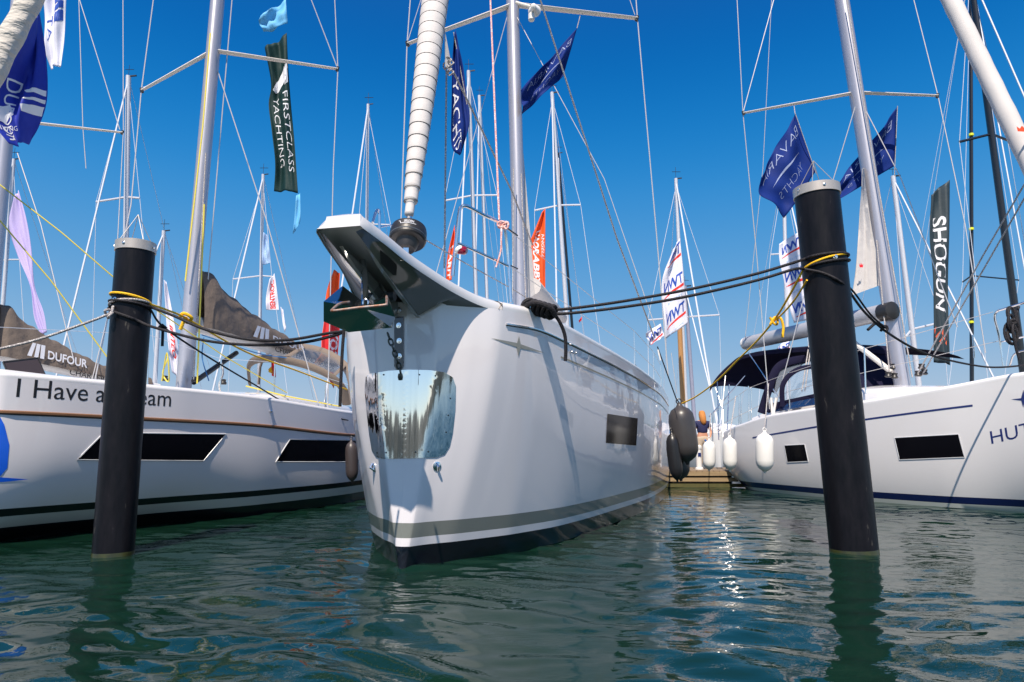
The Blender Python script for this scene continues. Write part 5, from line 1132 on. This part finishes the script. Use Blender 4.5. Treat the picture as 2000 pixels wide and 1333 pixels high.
# ================================================================== person seen from behind
def person():
    X0 = PX(1375, 921, JY + .9); gx, gy, gz = X0.x, X0.y, .433
    root = new_root('person', 'person with ginger hair, navy top and beige trousers, seen from behind on the jetty', 'person', (gx, gy, gz))
    def skin(name, chain, m, lv=2):
        """chain: list of (polyline of (x, y, z, r)) joined at identical points"""
        vs = []; ed = []; rad = []
        def idx(p):
            for i, q_ in enumerate(vs):
                if (Vector(q_) - Vector(p[:3])).length < 1e-5: return i
            vs.append(p[:3]); rad.append(p[3]); return len(vs) - 1
        for c in chain:
            k_ = [idx(p) for p in c]; ed += list(zip(k_, k_[1:]))
        me = bpy.data.meshes.new(name); me.from_pydata([(gx + a, gy + b, gz + c) for a, b, c in vs], ed, []); o = bpy.data.objects.new(name, me); COL.objects.link(o)
        md = o.modifiers.new('s', 'SKIN'); 
        for i, r in enumerate(rad): me.skin_vertices[0].data[i].radius = r if isinstance(r, tuple) else (r, r)
        me.skin_vertices[0].data[0].use_root = True
        sb = o.modifiers.new('u', 'SUBSURF'); sb.levels = lv; sb.render_levels = lv
        dg = bpy.context.evaluated_depsgraph_get(); ev = o.evaluated_get(dg); nm = bpy.data.meshes.new_from_object(ev)
        bpy.data.objects.remove(o); 
        nm.transform(Matrix.Translation((-gx, -gy, -gz))); nm.materials.clear(); nm.materials.append(m); nm.name = name; nm.polygons.foreach_set('use_smooth', [True] * len(nm.polygons))
        q_ = bpy.data.objects.new(name, nm); COL.objects.link(q_); q_.parent = root; return q_
    hp, ch, nk = (0, 0, .84), (0, .01, 1.22), (0, .01, 1.34)
    skinm = mat('skin', (.55, .27, .17), .5)
    arm = lambda s: [(0, .01, 1.26, .1), (.17 * s, .0, 1.26, .055), (.235 * s, -.0, 1.0, .042), (.15 * s, .14 if s < 0 else -.16, .84, .032), (.1 * s, .16 if s < 0 else -.2, .80, .026), (.06 * s, .18 if s < 0 else -.21, .78, .02)]
    leg = lambda s: [(0, 0, .84, .14), (.09 * s, 0, .78, .095), (.1 * s, -.01, .45, .062), (.1 * s + .01, .02, .08, .04), (.1 * s + .01, .12, .03, .032)]
    skin('body', [[(0, 0, .84, .14), (0, .0, 1.02, (.13, .1)), (0, .01, 1.26, .1), (0, .01, 1.37, .045), (0, .03, 1.44, .075), (0, .03, 1.54, .08), (0, .03, 1.6, .05)], arm(1), arm(-1), leg(1), leg(-1)], skinm)
    skin('navy_top', [[(0, 0, .93, (.16, .12)), (0, .0, 1.08, (.155, .12)), (0, .01, 1.24, (.17, .115)), (0, .01, 1.32, .07)], [(0, .01, 1.24, (.17, .115)), (.17, 0, 1.26, .07), (.215, 0, 1.12, .062)], [(0, .01, 1.24, (.17, .115)), (-.17, 0, 1.26, .07), (-.215, 0, 1.12, .062)]], mat('navy_jersey', (.012, .015, .07), .8))
    trous = mat('beige_trousers', (.5, .4, .3), .8)
    skin('trousers', [[(0, 0, .96, (.15, .12)), (0, 0, .86, (.17, .14)), (.09, 0, .76, .11), (.1, -.01, .45, .085), (.11, .02, .1, .075)], [(0, 0, .86, (.17, .14)), (-.09, 0, .76, .11), (-.1, -.01, .45, .085), (-.09, .02, .1, .075)]], trous)
    hair = skin('hair', [[(0, .01, 1.6, .07), (0, -.01, 1.53, .1), (.0, -.05, 1.43, .105), (.015, -.075, 1.31, .095), (.03, -.075, 1.2, .06)]], mat('ginger_hair', (.5, .16, .03), .55, noise=(30, .3, (.65, .28, .06)), bump=(60, .6), stretch=(4, 4, .4)))
    MB().tube(cr([Vector((gx + .0, gy - .2, gz + .8)), Vector((gx + .08, gy - .2, gz + .68)), Vector((gx + .1, gy - .2, gz + .5))], 5), .025, 6).build('lanyard', mat('blue_lanyard', (.02, .15, .5), .6), root)
    for s in (1, -1):
        MB().tube([(gx + .1 * s + .01, gy - .07, gz + .035), (gx + .1 * s + .01, gy + .17, gz + .025)], [.045, .038], 10).build('shoe', MAT['white_plastic'], root)
person()
